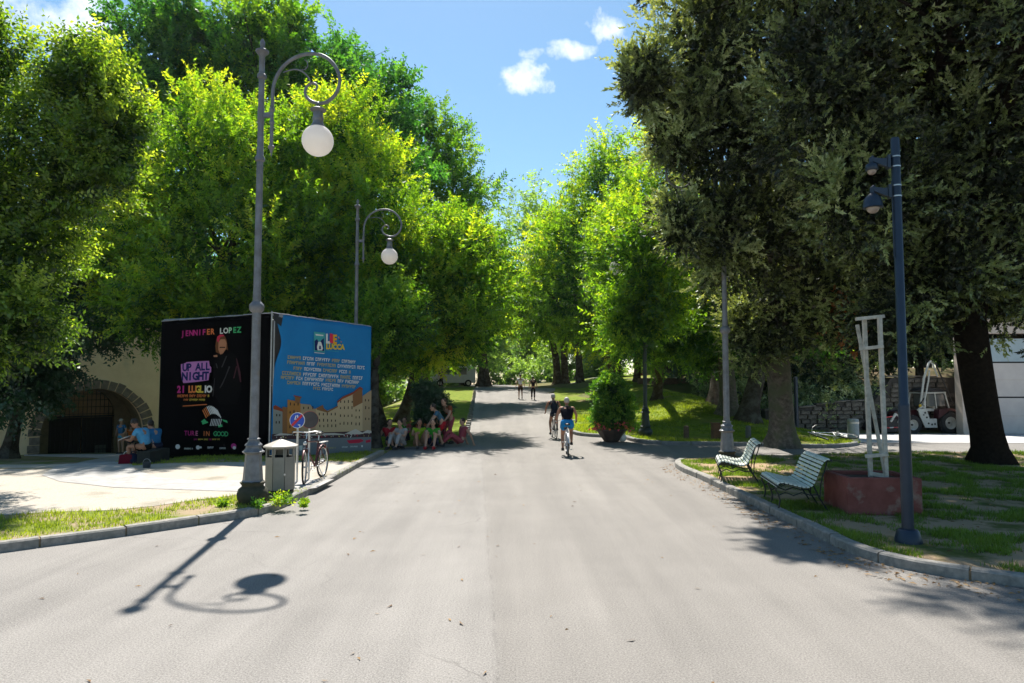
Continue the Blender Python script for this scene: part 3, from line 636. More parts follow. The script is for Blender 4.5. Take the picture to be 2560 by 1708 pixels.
# trunks in the shade near the crest, seen under the crowns
for (x, y, r, lab) in [(1070, 972, .42, 'thick grey trunk at the crest behind the dark potted shrub'), (1200, 968, .42, 'left of two slim dark trunks beside the white walls of the crest road'), (1221, 968, .35, 'right of two slim dark trunks at the left road edge on the crest'),
                       (1413, 967, .5, 'dark trunk on the crest just right of the walkers'), (1451, 967, .45, 'bluish trunk between the walkers and the potted shrub'), (1675, 962, .4, 'straight dark trunk at the top of the grass bank left of the lamp'), (1703, 962, .35, 'thinner straight trunk at the top of the bank'), (1735, 962, .6, 'thick trunk at the top of the bank nearest the lamp')]:
    b = G(x, y, -.05) if y > 966 else gz((x - 1280) / FPX * 72, 72)
    blobs = [((b.x + .3, b.y, b.z + 8), (2.6, 2.4, 2.4)), ((b.x - 1, b.y, b.z + 10.5), (2.2, 2.2, 2.4))]
    tree('background_tree', b, blobs, m_mid if x < 1400 else m_far, int(x), lab, (r * .8, r * .5), th=1.2, group=None, nl=4, K=8, ll=.3, lw=.16, slen=.7, spr=14, clump=.5)
# hedges and understory
def bush(name, c, r, m, seed, label, cat='bush', group=None, **kw):
    c = Vector(c); d = dict(K=10, ll=.09, lw=.045, slen=.25, spr=16, clump=.22, fill=.3); d.update(kw)
    o = empty(name, c, 0, label, cat, group)
    bl = [((c.x, c.y, c.z + r[2] * .8), r), ((c.x - r[0] * .5, c.y, c.z + r[2] * .55), (r[0] * .6, r[1] * .7, r[2] * .6)), ((c.x + r[0] * .55, c.y, c.z + r[2] * .6), (r[0] * .6, r[1] * .7, r[2] * .65))]
    cm = crown_mesh('foliage', bl, c, m, seed, **d); q = piece('foliage', cm, o); q['kind'] = 'stuff'; TRI[0] += len(cm.polygons) * 2
    mb = MB()
    for i in range(5): a = i * 1.3; mb.tube([(0, 0, -.1), (math.cos(a) * r[0] * .2, math.sin(a) * r[1] * .2, r[2] * .5), (math.cos(a) * r[0] * .5, math.sin(a) * r[1] * .5, r[2])], [.03, .02, .01], 5)
    mb.build('stem', m_bark, o); return o
HB = dict(K=8, ll=.26, lw=.14, slen=.55, spr=12, clump=.45)
b0 = bush('hedge', gz(-1.5, 92), (2.6, 1.6, 1.7), m_far, 61, 'pale hedge closing the view at the far end of the road', 'hedge', **HB)
LH = [(-8, 84, 1.3, 'hedge at the left of the far road end'), (-14, 78, 1.6, 'hedge under the far trees left of the crest'), (-22, 74, 1.8, 'hedge in the shade behind the hoarding'), (5.5, 92, 1.3, 'hedge at the right of the far road end'), (11, 84, 1.4, 'sunlit hedge behind the right potted shrub'), (17, 80, 1.6, 'sunlit hedge under the trees on top of the bank'), (24, 80, 1.9, 'hedge high on the bank behind the lamp post'), (31, 74, 2.0, 'hedge at the top of the bank behind the oaks'), (-30, 72, 2.2, 'hedge behind the yellow wall'), (-40, 70, 2.4, 'hedge far behind the left edge tree'), (40, 72, 2.4, 'hedge far behind the garage')]
for x, y, s, lab in LH:
    c = copy_tree(b0); c.location = gz(x, y); c.scale = (s * 1.2, s, s * 1.05); c.rotation_euler[2] = x; c['label'] = lab

sb0 = bush('slope_shrub', gz(14.6, 38.2), (1.1, .8, .75), m_oak, 66, 'low olive shrub hanging over the left part of the stone wall', 'shrub', 'shrubs above the stone wall', K=10, ll=.14, lw=.06, slen=.35, spr=16, clump=.32)
for x, y, k, lab in ((16.6, 38.4, 1.2, 'olive shrub over the middle of the stone wall'), (18.6, 38.6, 1.4, 'taller olive shrub over the stone wall behind the tree guard'), (20.8, 39.2, 1.3, 'olive shrub above the high rubble wall behind the tractor'), (12.4, 39.5, 1.2, 'olive shrub beyond the left end of the wall'), (23.2, 39, 1.4, 'olive shrub beside the garage corner'), (15.5, 41.5, 1.5, 'shrub higher on the slope above the wall'), (19.6, 42, 1.6, 'shrub high on the slope behind the tractor')):
    c = copy_tree(sb0); c.location = gz(x, y); c.scale = (k, k, k); c.rotation_euler[2] = x * 2; c['label'] = lab
# browned foliage in the big oak
rgd = np.random.default_rng(77); nD = 90; oD = P(2115, 800, 18.6); pos = np.stack([rgd.normal(size=nD) * .16, rgd.normal(size=nD) * .3, rgd.uniform(-.85, .9, nD)], 1); pos[:, 0] += pos[:, 2] * -.12
V, t = sprig_leaves(pos, nrm(rgd.normal(size=(nD, 3)) + np.array([0, -.6, -.5])), np.full(nD, .22), 9, .13, .05, rgd, rgd.uniform(.1, .95, nD), .75, .1, True, .8)
m_brown = leafmat('leaf_browned', (.14, .05, .012), (.42, .17, .04), .35, (1.5, 1.1, .5))
oak1 = [o for o in bpy.data.objects if o.name.startswith('holm_oak')][0]
q = piece('browned_foliage', np_mesh('browned_foliage', V, 3, m_brown, t), oak1, oD - Vector(oak1.location)); q['kind'] = 'stuff'
# ------------------------------------------------------------------ shared materials for things
m_iron = mat('grey_painted_iron', (.20, .205, .22), .5, (.13, .13, .135), 7, .25, .2, .5, c3=(.20, .15, .11), scale3=4, thr3=(.60, .72))
m_iron2 = mat('dark_green_iron', (.035, .055, .055), .5, (.02, .03, .03), 7, .2, .1, .5)
m_base = mat('mossy_cast_base', (.055, .05, .035), .9, (.03, .035, .02), 9, .6)
m_black = mat('black_plastic', (.012, .012, .013), .5); m_rubber = mat('rubber', (.02, .02, .02), .8)
m_steel = mat('brushed_steel', (.55, .55, .55), .35, metal=.9); m_white = mat('white_paint', (.75, .74, .70), .6, (.58, .56, .50), 5)
m_navy = mat('blue_grey_pole_paint', (.022, .036, .060), .42, (.016, .028, .048), 5, .05, .3, .5)
m_dome = mat('smoked_dome', (.30, .24, .20), .12, (.22, .18, .15), 3, 0, 0, .8)
def opal():
    m = bpy.data.materials.new('opal_glass'); m.use_nodes = True; t = m.node_tree; t.nodes.clear(); o = t.nodes.new('ShaderNodeOutputMaterial')
    d = t.nodes.new('ShaderNodeBsdfDiffuse'); d.inputs[0].default_value = (.86, .83, .80, 1); tr = t.nodes.new('ShaderNodeBsdfTranslucent'); tr.inputs[0].default_value = (.95, .90, .86, 1)
    a = t.nodes.new('ShaderNodeMixShader'); a.inputs[0].default_value = .55; t.links.new(d.outputs[0], a.inputs[1]); t.links.new(tr.outputs[0], a.inputs[2])
    g = t.nodes.new('ShaderNodeBsdfGlossy'); g.inputs['Roughness'].default_value = .15; b = t.nodes.new('ShaderNodeMixShader'); b.inputs[0].default_value = .05
    t.links.new(a.outputs[0], b.inputs[1]); t.links.new(g.outputs[0], b.inputs[2]); t.links.new(b.outputs[0], o.inputs[0]); return m
m_opal = opal()

# ------------------------------------------------------------------ street lamps
def lamp(loc, rz, label, iron, baseM, side=1):
    o = empty('street_lamp', loc, rz, label, 'street lamp', 'ornate street lamps along the road'); f1 = lambda l: [(r_ * .92, z_ * .66) for r_, z_ in l]; f2 = lambda l: [(r_ * .90 if z_ < 1.75 else r_, .355 + (z_ - .54) * .52) for r_, z_ in l]
    mb = MB()
    mb.lathe(f1([(.23, -.1), (.24, .08), (.265, .12), (.27, .25), (.245, .36), (.19, .42), (.19, .46), (.215, .50), (.225, .53), (.18, .55)]), n=16)
    mb.build('foot', baseM, o, smooth=True)
    mb = MB()
    mb.lathe(f2([(.20, .54), (.18, .60), (.165, .95), (.145, 1.38), (.15, 1.42), (.195, 1.46), (.20, 1.49), (.165, 1.53), (.14, 1.60), (.135, 1.66), (.16, 1.68), (.155, 1.71), (.10, 1.78), (.085, 1.86), (.105, 1.87), (.105, 1.90), (.08, 1.92)]), n=8, rot=PI / 8)
    mb.build('pedestal', iron, o)
    mb = MB(); H = 7.8
    mb.lathe([(.074, 1.06), (.072, 1.15), (.070, 3.12), (.072, 3.16), (.115, 3.20), (.124, 3.26), (.115, 3.30), (.068, 3.35), (.060, 3.6), (.054, 5.70), (.054, 5.74), (.080, 5.76), (.080, 5.82), (.055, 5.86), (.050, 6.2), (.048, 7.18)], n=14)
    mb.lathe([(.048, 7.18), (.076, 7.21), (.076, 7.26), (.048, 7.29)], n=14); mb.lathe([(.048, 7.28), (.046, 7.58), (.07, 7.62), (.11, 7.66), (.11, 7.69), (.055, 7.72), (.03, 7.75), (.045, 7.80), (.04, 7.85), (.012, 7.90)], n=14)
    mb.lathe([(.050, 6.40), (.056, 6.41), (.056, 6.68), (.050, 6.69)], n=14)
    mb.build('pole', iron, o, smooth=True)
    a = MB(); sx = side; X0 = .20; k = .3825 / 145
    def zz(l): return [(sx * (px - 188) * k, 0, 7.89 - (py - 95) * k) for px, py in l]
    a.box((sx * .115, 0, 6.55), (.15, .042, .085))
    a.tube([(sx * X0, 0, 5.83), (sx * X0, 0, 5.97)], [.006, .034], 8); a.lathe([(.02, 5.94), (.052, 5.97), (.055, 6.0), (.03, 6.03)], c=(sx * X0, 0, 0), n=10)
    a.lathe([(.03, 6.60), (.045, 6.62), (.045, 6.66), (.03, 6.68)], c=(sx * X0, 0, 0), n=10); a.lathe([(.03, 6.38), (.042, 6.40), (.042, 6.43), (.03, 6.45)], c=(sx * X0, 0, 0), n=10)
    pts = smooth_line([(sx * X0, 0, 5.97)] + zz([(264, 640), (264, 560), (266, 420), (288, 350), (330, 285), (400, 235), (480, 213), (560, 215), (632, 245), (690, 305), (722, 380), (716, 450), (690, 500), (640, 540), (590, 548), (530, 532), (490, 492), (485, 450), (508, 416), (545, 406), (572, 430), (562, 457), (546, 452)]), 2)
    n_ = len(pts); a.tube(pts, [.030 if i < n_ * .62 else .030 - .014 * (i / n_ - .62) / .38 for i in range(n_)], 8)
    q1 = smooth_line(zz([(335, 325), (400, 308), (450, 316), (490, 345), (515, 380), (525, 408)]), 2); a.tube(q1, [.007 + .007 * math.sin(PI * i / (len(q1) - 1)) for i in range(len(q1))], 6)
    q1 = smooth_line(zz([(440, 316), (485, 318), (504, 295), (498, 265), (480, 250)]), 2); a.tube(q1, .009, 6)
    a.build('scroll_arm', iron, o, smooth=True)
    gx = sx * 1.03; h = MB(); GZ = 6.06
    h.tube([(gx, 0, GZ + .52), (gx, 0, 6.70)], .018, 8); h.lathe([(.02, 6.665), (.04, 6.68), (.04, 6.71), (.02, 6.73)], c=(gx, 0, 0), n=10)
    h.lathe([(.125, GZ + .22), (.12, GZ + .25), (.088, GZ + .30), (.084, GZ + .34), (.092, GZ + .36), (.092, GZ + .39), (.080, GZ + .42), (.080, GZ + .49), (.13, GZ + .52), (.135, GZ + .535), (.09, GZ + .56), (.04, GZ + .59), (.02, GZ + .60)], c=(gx, 0, 0), n=18)
    h.build('lamp_holder', iron, o, smooth=True)
    MB().sphere((gx, 0, GZ), .262, 32, 20).build('glass_globe', m_opal, o, smooth=True)
    return o
lamp(G(622, 1262, .10) + Vector((0, .15, 0)), R(-8), 'tall ornate street lamp in front of the black poster, nearest on the left', m_iron, m_base)
lamp(gz(-4.95, 21.6, .02), R(2), 'ornate street lamp with small white globe rising behind the blue banner', m_iron, m_base)
lamp(G(1819, 1166, .095), R(6), 'ornate street lamp beside the far green bench, its globe hidden by oak leaves', m_iron, m_base, -1)
lamp(G(1614, 1090, .07), R(10), 'dark ornate street lamp on the grass bank right of the potted shrub', m_iron2, m_iron2, -1)

# ------------------------------------------------------------------ camera pole
cp = empty('camera_pole', G(2283, 1360, .095) + Vector((0, .1, 0)), R(-14), 'slim blue grey pole with two dome security cameras on the right lawn', 'security camera pole')
MB().lathe([(.16, -.05), (.158, .02), (.125, .14), (.105, .16), (.07, .17)], n=20).build('base_collar', m_navy, cp, smooth=True)
mb = MB(); mb.lathe([(.070, .15), (.068, 1.7), (.067, 1.72), (.055, 1.74), (.054, 5.14), (.048, 5.17), (.02, 5.18)], n=20); mb.tube([(-.062, -.03, 3.6), (-.062, -.03, 4.6)], .008, 6); mb.build('pole', m_navy, cp, smooth=True)
for z in (4.92, 4.79, 4.54, 4.40): MB().lathe([(.0595, z - .008), (.0595, z + .008)], n=20).build('steel_band', m_steel, cp)
for z, big in ((4.86, 0), (4.47, 1)):
    mb = MB(); mb.box((-.085, 0, z), (.035, .10, .17)); mb.prism([(-.10, z + .05), (-.10, z - .07), (-.17, z - .04), (-.28, z + .02), (-.28, z + .07), (-.15, z + .045)], -.03, .03)
    mb.tube([(-.285, 0, z - .02), (-.285, 0, z + .06), (-.26, 0, z + .075)], .03, 10); mb.build('bracket', m_navy, cp)
    mb = MB()
    if big: mb.lathe([(.035, z - .01), (.06, z - .03), (.10, z - .08), (.115, z - .14), (.12, z - .19), (.125, z - .2), (.10, z - .205)], c=(-.285, 0, 0), n=24)
    else: mb.lathe([(.035, z), (.07, z - .02), (.078, z - .05), (.078, z - .09), (.07, z - .10)], c=(-.285, 0, 0), n=24)
    hs_ = mb.build('camera_housing', m_navy, cp, smooth=True)
    mb = MB(); mb.sphere((-.285, 0, z - (.195 if big else .095)), (.082, .082, .082) if big else (.058, .058, .062), 20, 12); mb.build('camera_dome', m_dome, hs_, smooth=True)

# ------------------------------------------------------------------ benches
m_slat = mat('worn_green_white_slat', (.72, .76, .69), .55, (.52, .58, .50), 6, .3, c3=(.16, .28, .17), scale3=2.2, thr3=(.60, .72)); m_frame = mat('black_iron_frame', (.02, .025, .02), .55)
def bench(loc, rz, label):
    o = empty('park_bench', loc, rz, label, 'bench', 'slatted park benches by the island kerb')
    Lh = .62                                                         # half length along local y; seat faces local -x
    prof = [(-.38, .375), (-.355, .415), (-.30, .43), (-.235, .42), (-.17, .405), (-.105, .39), (-.04, .375), (.025, .365), (.085, .365), (.14, .39), (.175, .44), (.20, .50), (.222, .56), (.245, .62), (.27, .68), (.30, .735), (.34, .78), (.385, .80), (.425, .785)]
    for i, (x, z) in enumerate(prof):
        a = prof[max(0, i - 1)]; b = prof[min(len(prof) - 1, i + 1)]; ang = math.atan2(b[1] - a[1], b[0] - a[0])
        mb = MB(); M = Matrix.Rotation(-ang, 3, 'Y'); mb.box((0, 0, 0), (.042, 2 * Lh * random.uniform(.995, 1.0), .02), rot=M); mb.build('slat', m_slat, o, (x, random.uniform(-.004, .004), z))
    for y in (-Lh + .08, 0, Lh - .08):
        f = MB(); off = .018
        f.tube([(x + .006, y, z - off) for x, z in prof], .013, 6)
        f.tube([(-.375, y, .37), (-.385, y, .30), (-.35, y, .24), (-.325, y, .14), (-.34, y, .04), (-.36, y, 0)], .014, 6)
        f.tube([(.17, y, .40), (.215, y, .30), (.27, y, .18), (.34, y, .07), (.38, y, 0)], .014, 6)
        f.tube([(-.34, y, .22), (-.24, y, .27), (-.12, y, .22), (0, y, .27), (.12, y, .235), (.24, y, .24)], .010, 6)
        f.tube([(.395, y, .78), (.36, y, .64), (.315, y, .52), (.285, y, .38), (.27, y, .18)], .011, 6)
        f.tube([(-.36, y, .40), (-.30, y, .36), (-.24, y, .39)], .009, 6)
        f.build('frame', m_frame, o, smooth=True)
    f = MB()
    for i in (0, 18): x, z = prof[i]; f.tube([(x, -Lh - .01, z), (x, Lh + .01, z)], .018, 8)
    f.build('end_rail', m_frame, o)
    return o
bench((4.62, 11.35, .10), R(-9), 'nearer pale green slatted bench with curled black iron frame beside the red planter')
bench((4.62, 14.15, .10), R(-14), 'farther pale slatted bench with curled iron frame beside the lamp post base')

# ------------------------------------------------------------------ red planter and timber tree guard
m_red = mat('faded_red_concrete', (.235, .085, .070), .9, (.17, .055, .045), 5, .3, c3=(.30, .25, .20), scale3=2.0, thr3=(.56, .70), spec=.15)
m_dirt = mat('planter_earth', (.07, .05, .035), .95, (.04, .03, .02), 20, .8)
pl = empty('planter_box', (5.64, 10.85, .095), R(-3), 'large square faded red concrete planter on the lawn', 'planter')
W_, Dp, Hh, tk = 1.10, .9, .56, .09
mb = MB()
for (c, d) in (((0, -Dp / 2 + tk / 2, Hh / 2), (W_, tk, Hh)), ((0, Dp / 2 - tk / 2, Hh / 2), (W_, tk, Hh)), ((-W_ / 2 + tk / 2, 0, Hh / 2), (tk, Dp - 2 * tk - .002, Hh)), ((W_ / 2 - tk / 2, 0, Hh / 2), (tk, Dp - 2 * tk - .002, Hh))): mb.box(c, d)
pb = mb.build('box_wall', m_red, pl); bv = pb.modifiers.new('bevel', 'BEVEL'); bv.width = .012; bv.segments = 2
mb = MB(); mb.box((0, 0, Hh - .09), (W_ - 2 * tk - .004, Dp - 2 * tk - .004, .06)); mb.build('soil', m_dirt, pl)
m_timber = mat('pale_weathered_timber', (.55, .51, .43), .8, (.38, .35, .29), 12, .4, c3=(.30, .27, .22), scale3=4, thr3=(.58, .7))
tg = empty('tree_guard', (5.64, 10.85, .095 + Hh - .06), 0, 'empty white timber stake frame standing up out of the red planter', 'stake frame')
def PG(x, y, D): return P(x, y, D) - Vector((5.64, 10.85, .095 + Hh - .06))
for a, b, r in ((PG(2161, 800, 10.95), PG(2177, 1196, 10.95), .055), (PG(2199, 792, 10.7), PG(2216, 1200, 10.7), .055), (PG(2143, 812, 11.1), PG(2215, 1196, 11.0), .05)):
    d = (b - a); M = d.to_track_quat('Z', 'X').to_matrix(); mb = MB(); mb.box((a + b) / 2, (r, r, d.length), rot=M); mb.build('stake', m_timber, tg)
for a, b in ((PG(2140, 798, 10.85), PG(2210, 791, 10.75)), (PG(2149, 873, 10.85), PG(2209, 866, 10.66)), (PG(2163, 1141, 10.82), PG(2221, 1136, 10.66)), (PG(2175, 1184, 10.85), PG(2214, 1190, 10.72))):
    d = (b - a); M = d.to_track_quat('X', 'Z').to_matrix(); mb = MB(); mb.box((a + b) / 2, (d.length, .10, .05), rot=M); mb.build('cross_board', m_timber, tg)

# ------------------------------------------------------------------ litter bin
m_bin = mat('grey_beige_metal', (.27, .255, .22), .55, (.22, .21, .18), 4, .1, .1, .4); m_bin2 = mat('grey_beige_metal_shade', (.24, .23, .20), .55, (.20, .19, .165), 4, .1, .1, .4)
bn = empty('litter_bin', G(690, 1238, .105) + Vector((0, .2, 0)), R(12), 'grey beige octagonal litter bin with pyramid lid right of the nearest lamp post', 'litter bin')
mb = MB(); r = .255; n = 8
for i in range(8):
    a0 = 2 * PI * i / 8 + PI / 8; a1 = a0 + 2 * PI / 8; p0 = Vector((math.cos(a0) * r, math.sin(a0) * r, 0)); p1 = Vector((math.cos(a1) * r, math.sin(a1) * r, 0))
    slot = i in (0, 2, 4, 5, 6); q = MB(); mid = (p0 + p1) / 2; nrm_ = mid.normalized(); w_ = (p1 - p0).length - .006; M = Matrix.Rotation(math.atan2(nrm_.y, nrm_.x) + PI / 2, 3, 'Z')
    if slot:
        q.box(mid + Vector((0, 0, .37)), (w_, .02, .58), rot=M); q.box(mid + Vector((0, 0, .815)), (w_, .02, .03), rot=M)
        for s in (-1, 1): q.box(mid + M @ Vector((s * (w_ / 2 - .012), 0, 0)) + Vector((0, 0, .73)), (.024, .02, .14), rot=M)
    else: q.box(mid + Vector((0, 0, .455)), (w_, .02, .75), rot=M)
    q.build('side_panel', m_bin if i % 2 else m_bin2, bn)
MB().lathe([(.22, .05), (.22, .66), (.21, .66), (.21, .10)], n=8, rot=PI / 8).build('liner', m_black, bn)
mb = MB(); mb.lathe([(.29, .825), (.31, .83), (.315, .85), (.30, .86), (.12, .93), (.02, .965)], n=8, rot=PI / 8); mb.build('lid', mat('pale_lid', (.42, .39, .34), .5, (.36, .33, .29), 4), bn)
MB().tube([(0, 0, .96), (0, 0, 1.0)], [.012, .016], 8).build('lid_knob', m_iron, bn)
mb = MB(); mb.lathe([(.25, .0), (.25, .06), (.20, .06)], n=8, rot=PI / 8); mb.build('plinth', m_black, bn)
lk_ = MB().lathe([(.018, -.008), (.018, .008)], n=12).build('lock', m_steel, bn); lk_.location = (.10, -.245, .36); lk_.rotation_euler = (PI / 2, 0, .4)

# ------------------------------------------------------------------ bicycles
def bicycle(loc, rz, label, frame, steer=0., lay=False, group=None, chrome=m_steel, tyre=m_rubber, rack=False, basket=False):
    """local +y is forward"""
    o = empty('bicycle', loc, rz, label, 'bicycle', group); r = .335; yr, yf = -.50, .52
    for y, nm in ((yr, 'rear_wheel'), (yf, 'front_wheel')):
        e = bpy.data.objects.new('wheel', None); col.objects.link(e); e.parent = o; e.location = (0, y, r)
        if y > 0: e.rotation_euler[2] = steer
        MB().loop((0, 0, 0), r - .018, .019, 'x', 36, 6).build('tyre', tyre, e, smooth=True)
        MB().loop((0, 0, 0), r - .042, .011, 'x', 36, 5).build('rim', chrome, e, smooth=True)
        s = MB()
        for k in range(20): a = 2 * PI * k / 20; s.tube([(.02 * (-1) ** k, 0, 0), (0, (r - .045) * math.cos(a), (r - .045) * math.sin(a))], .0016, 3, cap=False)
        s.tube([(-.035, 0, 0), (.035, 0, 0)], .018, 8); s.build('spokes', chrome, e)
        g = MB(); pts = [(0, (r + .022) * math.cos(a), (r + .022) * math.sin(a)) for a in [R(t) for t in (range(20, 175, 12) if y < 0 else range(30, 150, 12))]]
        g.tube(pts, .020, 6, flat=.4); g.build('mudguard', frame, e, smooth=True)
    f = MB(); bb = (0, -.06, .29); st = (0, -.24, .78); hd = (0, .40, .82); hl = (0, .43, .70)
    f.tube([bb, st], .016, 8); f.tube([st, hd], .016, 8); f.tube([bb, hl], .019, 8); f.tube([(0, .385, .90), (0, .44, .67)], .02, 8)
    for s in (-1, 1):
        f.tube([(s * .03, -.06, .29), (s * .05, yr, r)], .010, 6); f.tube([(s * .02, -.235, .74), (s * .05, yr, r)], .009, 6)
    f.build('frame', frame, o, smooth=True)
    k = bpy.data.objects.new('fork', None); col.objects.link(k); k.parent = o; k.location = (0, .44, 0); k.rotation_euler[2] = steer
    q = MB()
    for s in (-1, 1): q.tube([(s * .045, -.01, .69), (s * .048, .02, .55), (s * .045, yf - .44, r)], [.014, .012, .009], 6)
    q.tube([(-.05, 0, .69), (.05, 0, .69)], .015, 6); q.tube([(0, -.02, .88), (0, -.05, 1.0)], .013, 6)
    q.build('fork_blades', chrome if rack else frame, k, smooth=True)
    h = MB(); h.tube([(-.29, -.22, .99), (-.27, -.12, 1.01), (-.15, -.02, 1.02), (0, -.04, 1.0), (.15, -.02, 1.02), (.27, -.12, 1.01), (.29, -.22, .99)], .012, 7); h.build('handlebar', chrome, k, smooth=True)
    for s in (-1, 1): MB().tube([(s * .292, -.24, .985), (s * .278, -.13, 1.008)], .018, 8).build('grip', m_black, k)
    sd = MB(); sd.sphere((0, -.29, .93), (.085, .10, .035), 14, 8); sd.sphere((0, -.18, .935), (.04, .11, .026), 12, 6); sd.build('saddle', m_black, o, smooth=True)
    MB().tube([(0, -.24, .76), (0, -.265, .915)], .012, 7).build('seat_post', chrome, o)
    c = MB(); c.loop((.045, -.06, .29), .085, .007, 'x', 20, 5); c.tube([(-.09, -.06, .29), (.09, -.06, .29)], .014, 8); c.tube([(.07, -.06, .29), (.075, .05, .17)], .009, 6); c.tube([(-.07, -.06, .29), (-.075, -.17, .41)], .009, 6)
    c.box((.115, .05, .17), (.08, .07, .018)); c.box((-.115, -.17, .41), (.08, .07, .018)); c.build('crankset', chrome, o)
    ch = MB(); ch.tube([(.045, -.06, .375), (.045, yr, r + .035)], .005, 4); ch.tube([(.045, -.06, .205), (.045, yr, r - .035)], .005, 4); ch.build('chain', m_black, o)
    if rack:
        t = MB()
        for s in (-1, 1): t.tube([(s * .06, -.30, .74), (s * .06, -.68, .74)], .006, 5); t.tube([(s * .06, -.60, .74), (s * .055, yr, r)], .005, 5)
        for y in (-.35, -.45, -.55, -.66): t.tube([(-.06, y, .74), (.06, y, .74)], .005, 5)
        t.build('luggage_rack', chrome, o); MB().sphere((0, .50, .80), (.04, .05, .04), 10, 8).build('headlamp', m_steel, k if False else o)
        MB().box((0, -.60, .62), (.05, .02, .04)).build('rear_light', mat('red_plastic', (.4, .02, .02), .4), o)
        MB().tube([(-.06, -.1, .27), (-.18, -.14, .02)], .009, 6).build('kickstand', chrome, o)
    if lay: o.rotation_euler = (0, R(80), rz)
    return o
m_bframe = mat('dark_red_bike_frame', (.10, .025, .025), .4, metal=.2); m_wframe = mat('pale_bike_frame', (.6, .6, .62), .4, metal=.3); m_kframe = mat('dark_bike_frame', (.03, .03, .035), .4, metal=.2)
bicycle((-4.02, 13.98, .10), R(176), 'old dark bicycle parked against the round traffic sign pole', m_bframe, R(14), rack=True)
b = G(2098, 1106, .07); bicycle(b + Vector((0, 0, .12)), R(95), 'bicycle lying on the ground at the end of the bank near the grey bollard', m_wframe, .3, lay=True)

# ------------------------------------------------------------------ traffic signs
def disc(r, y0, y1, n=28): return [(r * math.cos(2 * PI * i / n), r * math.sin(2 * PI * i / n)) for i in range(n)]
m_blue = mat('sign_blue', (.015, .06, .40), .35, (.02, .08, .42), 3); m_rd = mat('sign_red', (.55, .02, .04), .35); m_wh = mat('sign_white', (.75, .75, .75), .4); m_sgb = mat('sign_back', (.05, .045, .045), .5)
sg = empty('traffic_sign', (-4.28, 13.72, .105), R(-6), 'round blue sign with red diagonal bar behind the parked bicycle', 'traffic sign')
MB().lathe([(.022, -.1), (.022, 1.36), (.02, 1.37)], n=10).build('pole', m_steel, sg)
def plate(parent, name, r, y, th, m, z, x=0.):
    mb = MB(); mb.prism(disc(r, 0, 0), y, y + th); o = mb.build(name, m, parent); o.location = (x, 0, z); return o
plate(sg, 'sign_plate', .158, -.035, .008, m_wh, 1.23); plate(sg, 'blue_face', .146, -.040, .004, m_blue, 1.23)
mb = MB(); mb.box((0, -.0445, 0), (.30, .003, .05), rot=Matrix.Rotation(R(-45), 3, 'Y')); o_ = mb.build('red_bar', m_rd, sg, (0, 0, 1.23))
mb = MB()                                                           # small white glyph behind the bar
mb.box((-.035, -.043, .055), (.018, .003, .085), rot=Matrix.Rotation(R(18), 3, 'Y')); mb.box((.015, -.043, .06), (.018, .003, .09), rot=Matrix.Rotation(R(-10), 3, 'Y')); mb.box((-.012, -.043, .025), (.06, .003, .016)); mb.box((.045, -.043, -.09), (.05, .003, .016)); mb.box((.06, -.043, -.11), (.016, .003, .05))
mb.build('white_mark', m_wh, sg, (0, 0, 1.23))
s2 = empty('traffic_sign', (-4.16, 14.1, .105), R(24), 'dark back of a second round sign just right of the blue one', 'traffic sign')
MB().lathe([(.022, -.1), (.022, 1.34), (.02, 1.35)], n=10).build('pole', m_steel, s2); plate(s2, 'sign_plate', .17, -.035, .01, m_sgb, 1.22); plate(s2, 'red_rim', .176, -.022, .006, m_rd, 1.22)

# ------------------------------------------------------------------ hoarding with its two banners
A0 = Vector((-10.30, 20.0)); A1 = Vector((-6.56, 18.6)); A2 = Vector((-4.28, 20.7))
m_blk = mat('black_banner_cloth', (.0016, .0016, .0022), .9, (.0026, .0026, .0034), 2, .2, spec=.03); m_sky = mat('blue_banner_cloth', (.004, .155, .40), .8, (.006, .185, .45), 1.2, .15, spec=.3)
ho = empty('advertising_hoarding', (A1.x, A1.y, 0), 0, 'two sided hoarding with a black concert poster and a blue city banner', 'hoarding')
def face_mat(a, b, z0): d = (b - a).normalized(); return Matrix(((d.x, d.y, 0, a.x - A1.x), (d.y, -d.x, 0, a.y - A1.y), (0, 0, 1, z0), (0, 0, 0, 1))), (b - a).length
# local frame: x along the face, -y out of it would mirror: use basis x=d, y=inward normal, z=up
def fmat(a, b, z0):
    d = (b - a).normalized(); n_ = Vector((-d.y, d.x)); return Matrix(((d.x, n_.x, 0, a.x - A1.x), (d.y, n_.y, 0, a.y - A1.y), (0, 0, 1, z0), (0, 0, 0, 1))), (b - a).length
MK, WK = fmat(A0, A1, .0); MBl, WB = fmat(A1, A2, .0)
def put(o, M): o.matrix_local = M; return o
def cloth(W, z00, z01, z10, z11, nx=34, nz=26, amp=.012, seed=1, fold=None):
    rg = np.random.default_rng(seed); mb = MB(); vs = []; ph = rg.uniform(0, 6, 6)
    for i in range(nx + 1):
        for j in range(nz + 1):
            u = i / nx; v = j / nz; zb = z00 + (z10 - z00) * u; zt = z01 + (z11 - z01) * u
            y = amp * (math.sin(u * 9 + ph[0] + v * 3) + .6 * math.sin(u * 21 + ph[1] - v * 5) + .5 * math.sin(v * 14 + ph[2])) * (.2 + .8 * math.sin(PI * min(1, u)) )
            x = u * W; z = zb + (zt - zb) * v + (.012 * math.sin(u * 17 + ph[3]) if j in (0, nz) else 0)
            if fold: x, y, z = fold(u, v, x, y, z)
            vs.append((x, y, z))
    n = nz + 1; mb.add(vs, [(i * n + j, (i + 1) * n + j, (i + 1) * n + j + 1, i * n + j + 1) for i in range(nx) for j in range(nz)]); return mb
def solid(o, th=.004): s = o.modifiers.new('thick', 'SOLIDIFY'); s.thickness = th; s.offset = 1; return o
KZ0, KZ1, KT0, KT1 = -.14, -.03, 3.87, 3.98
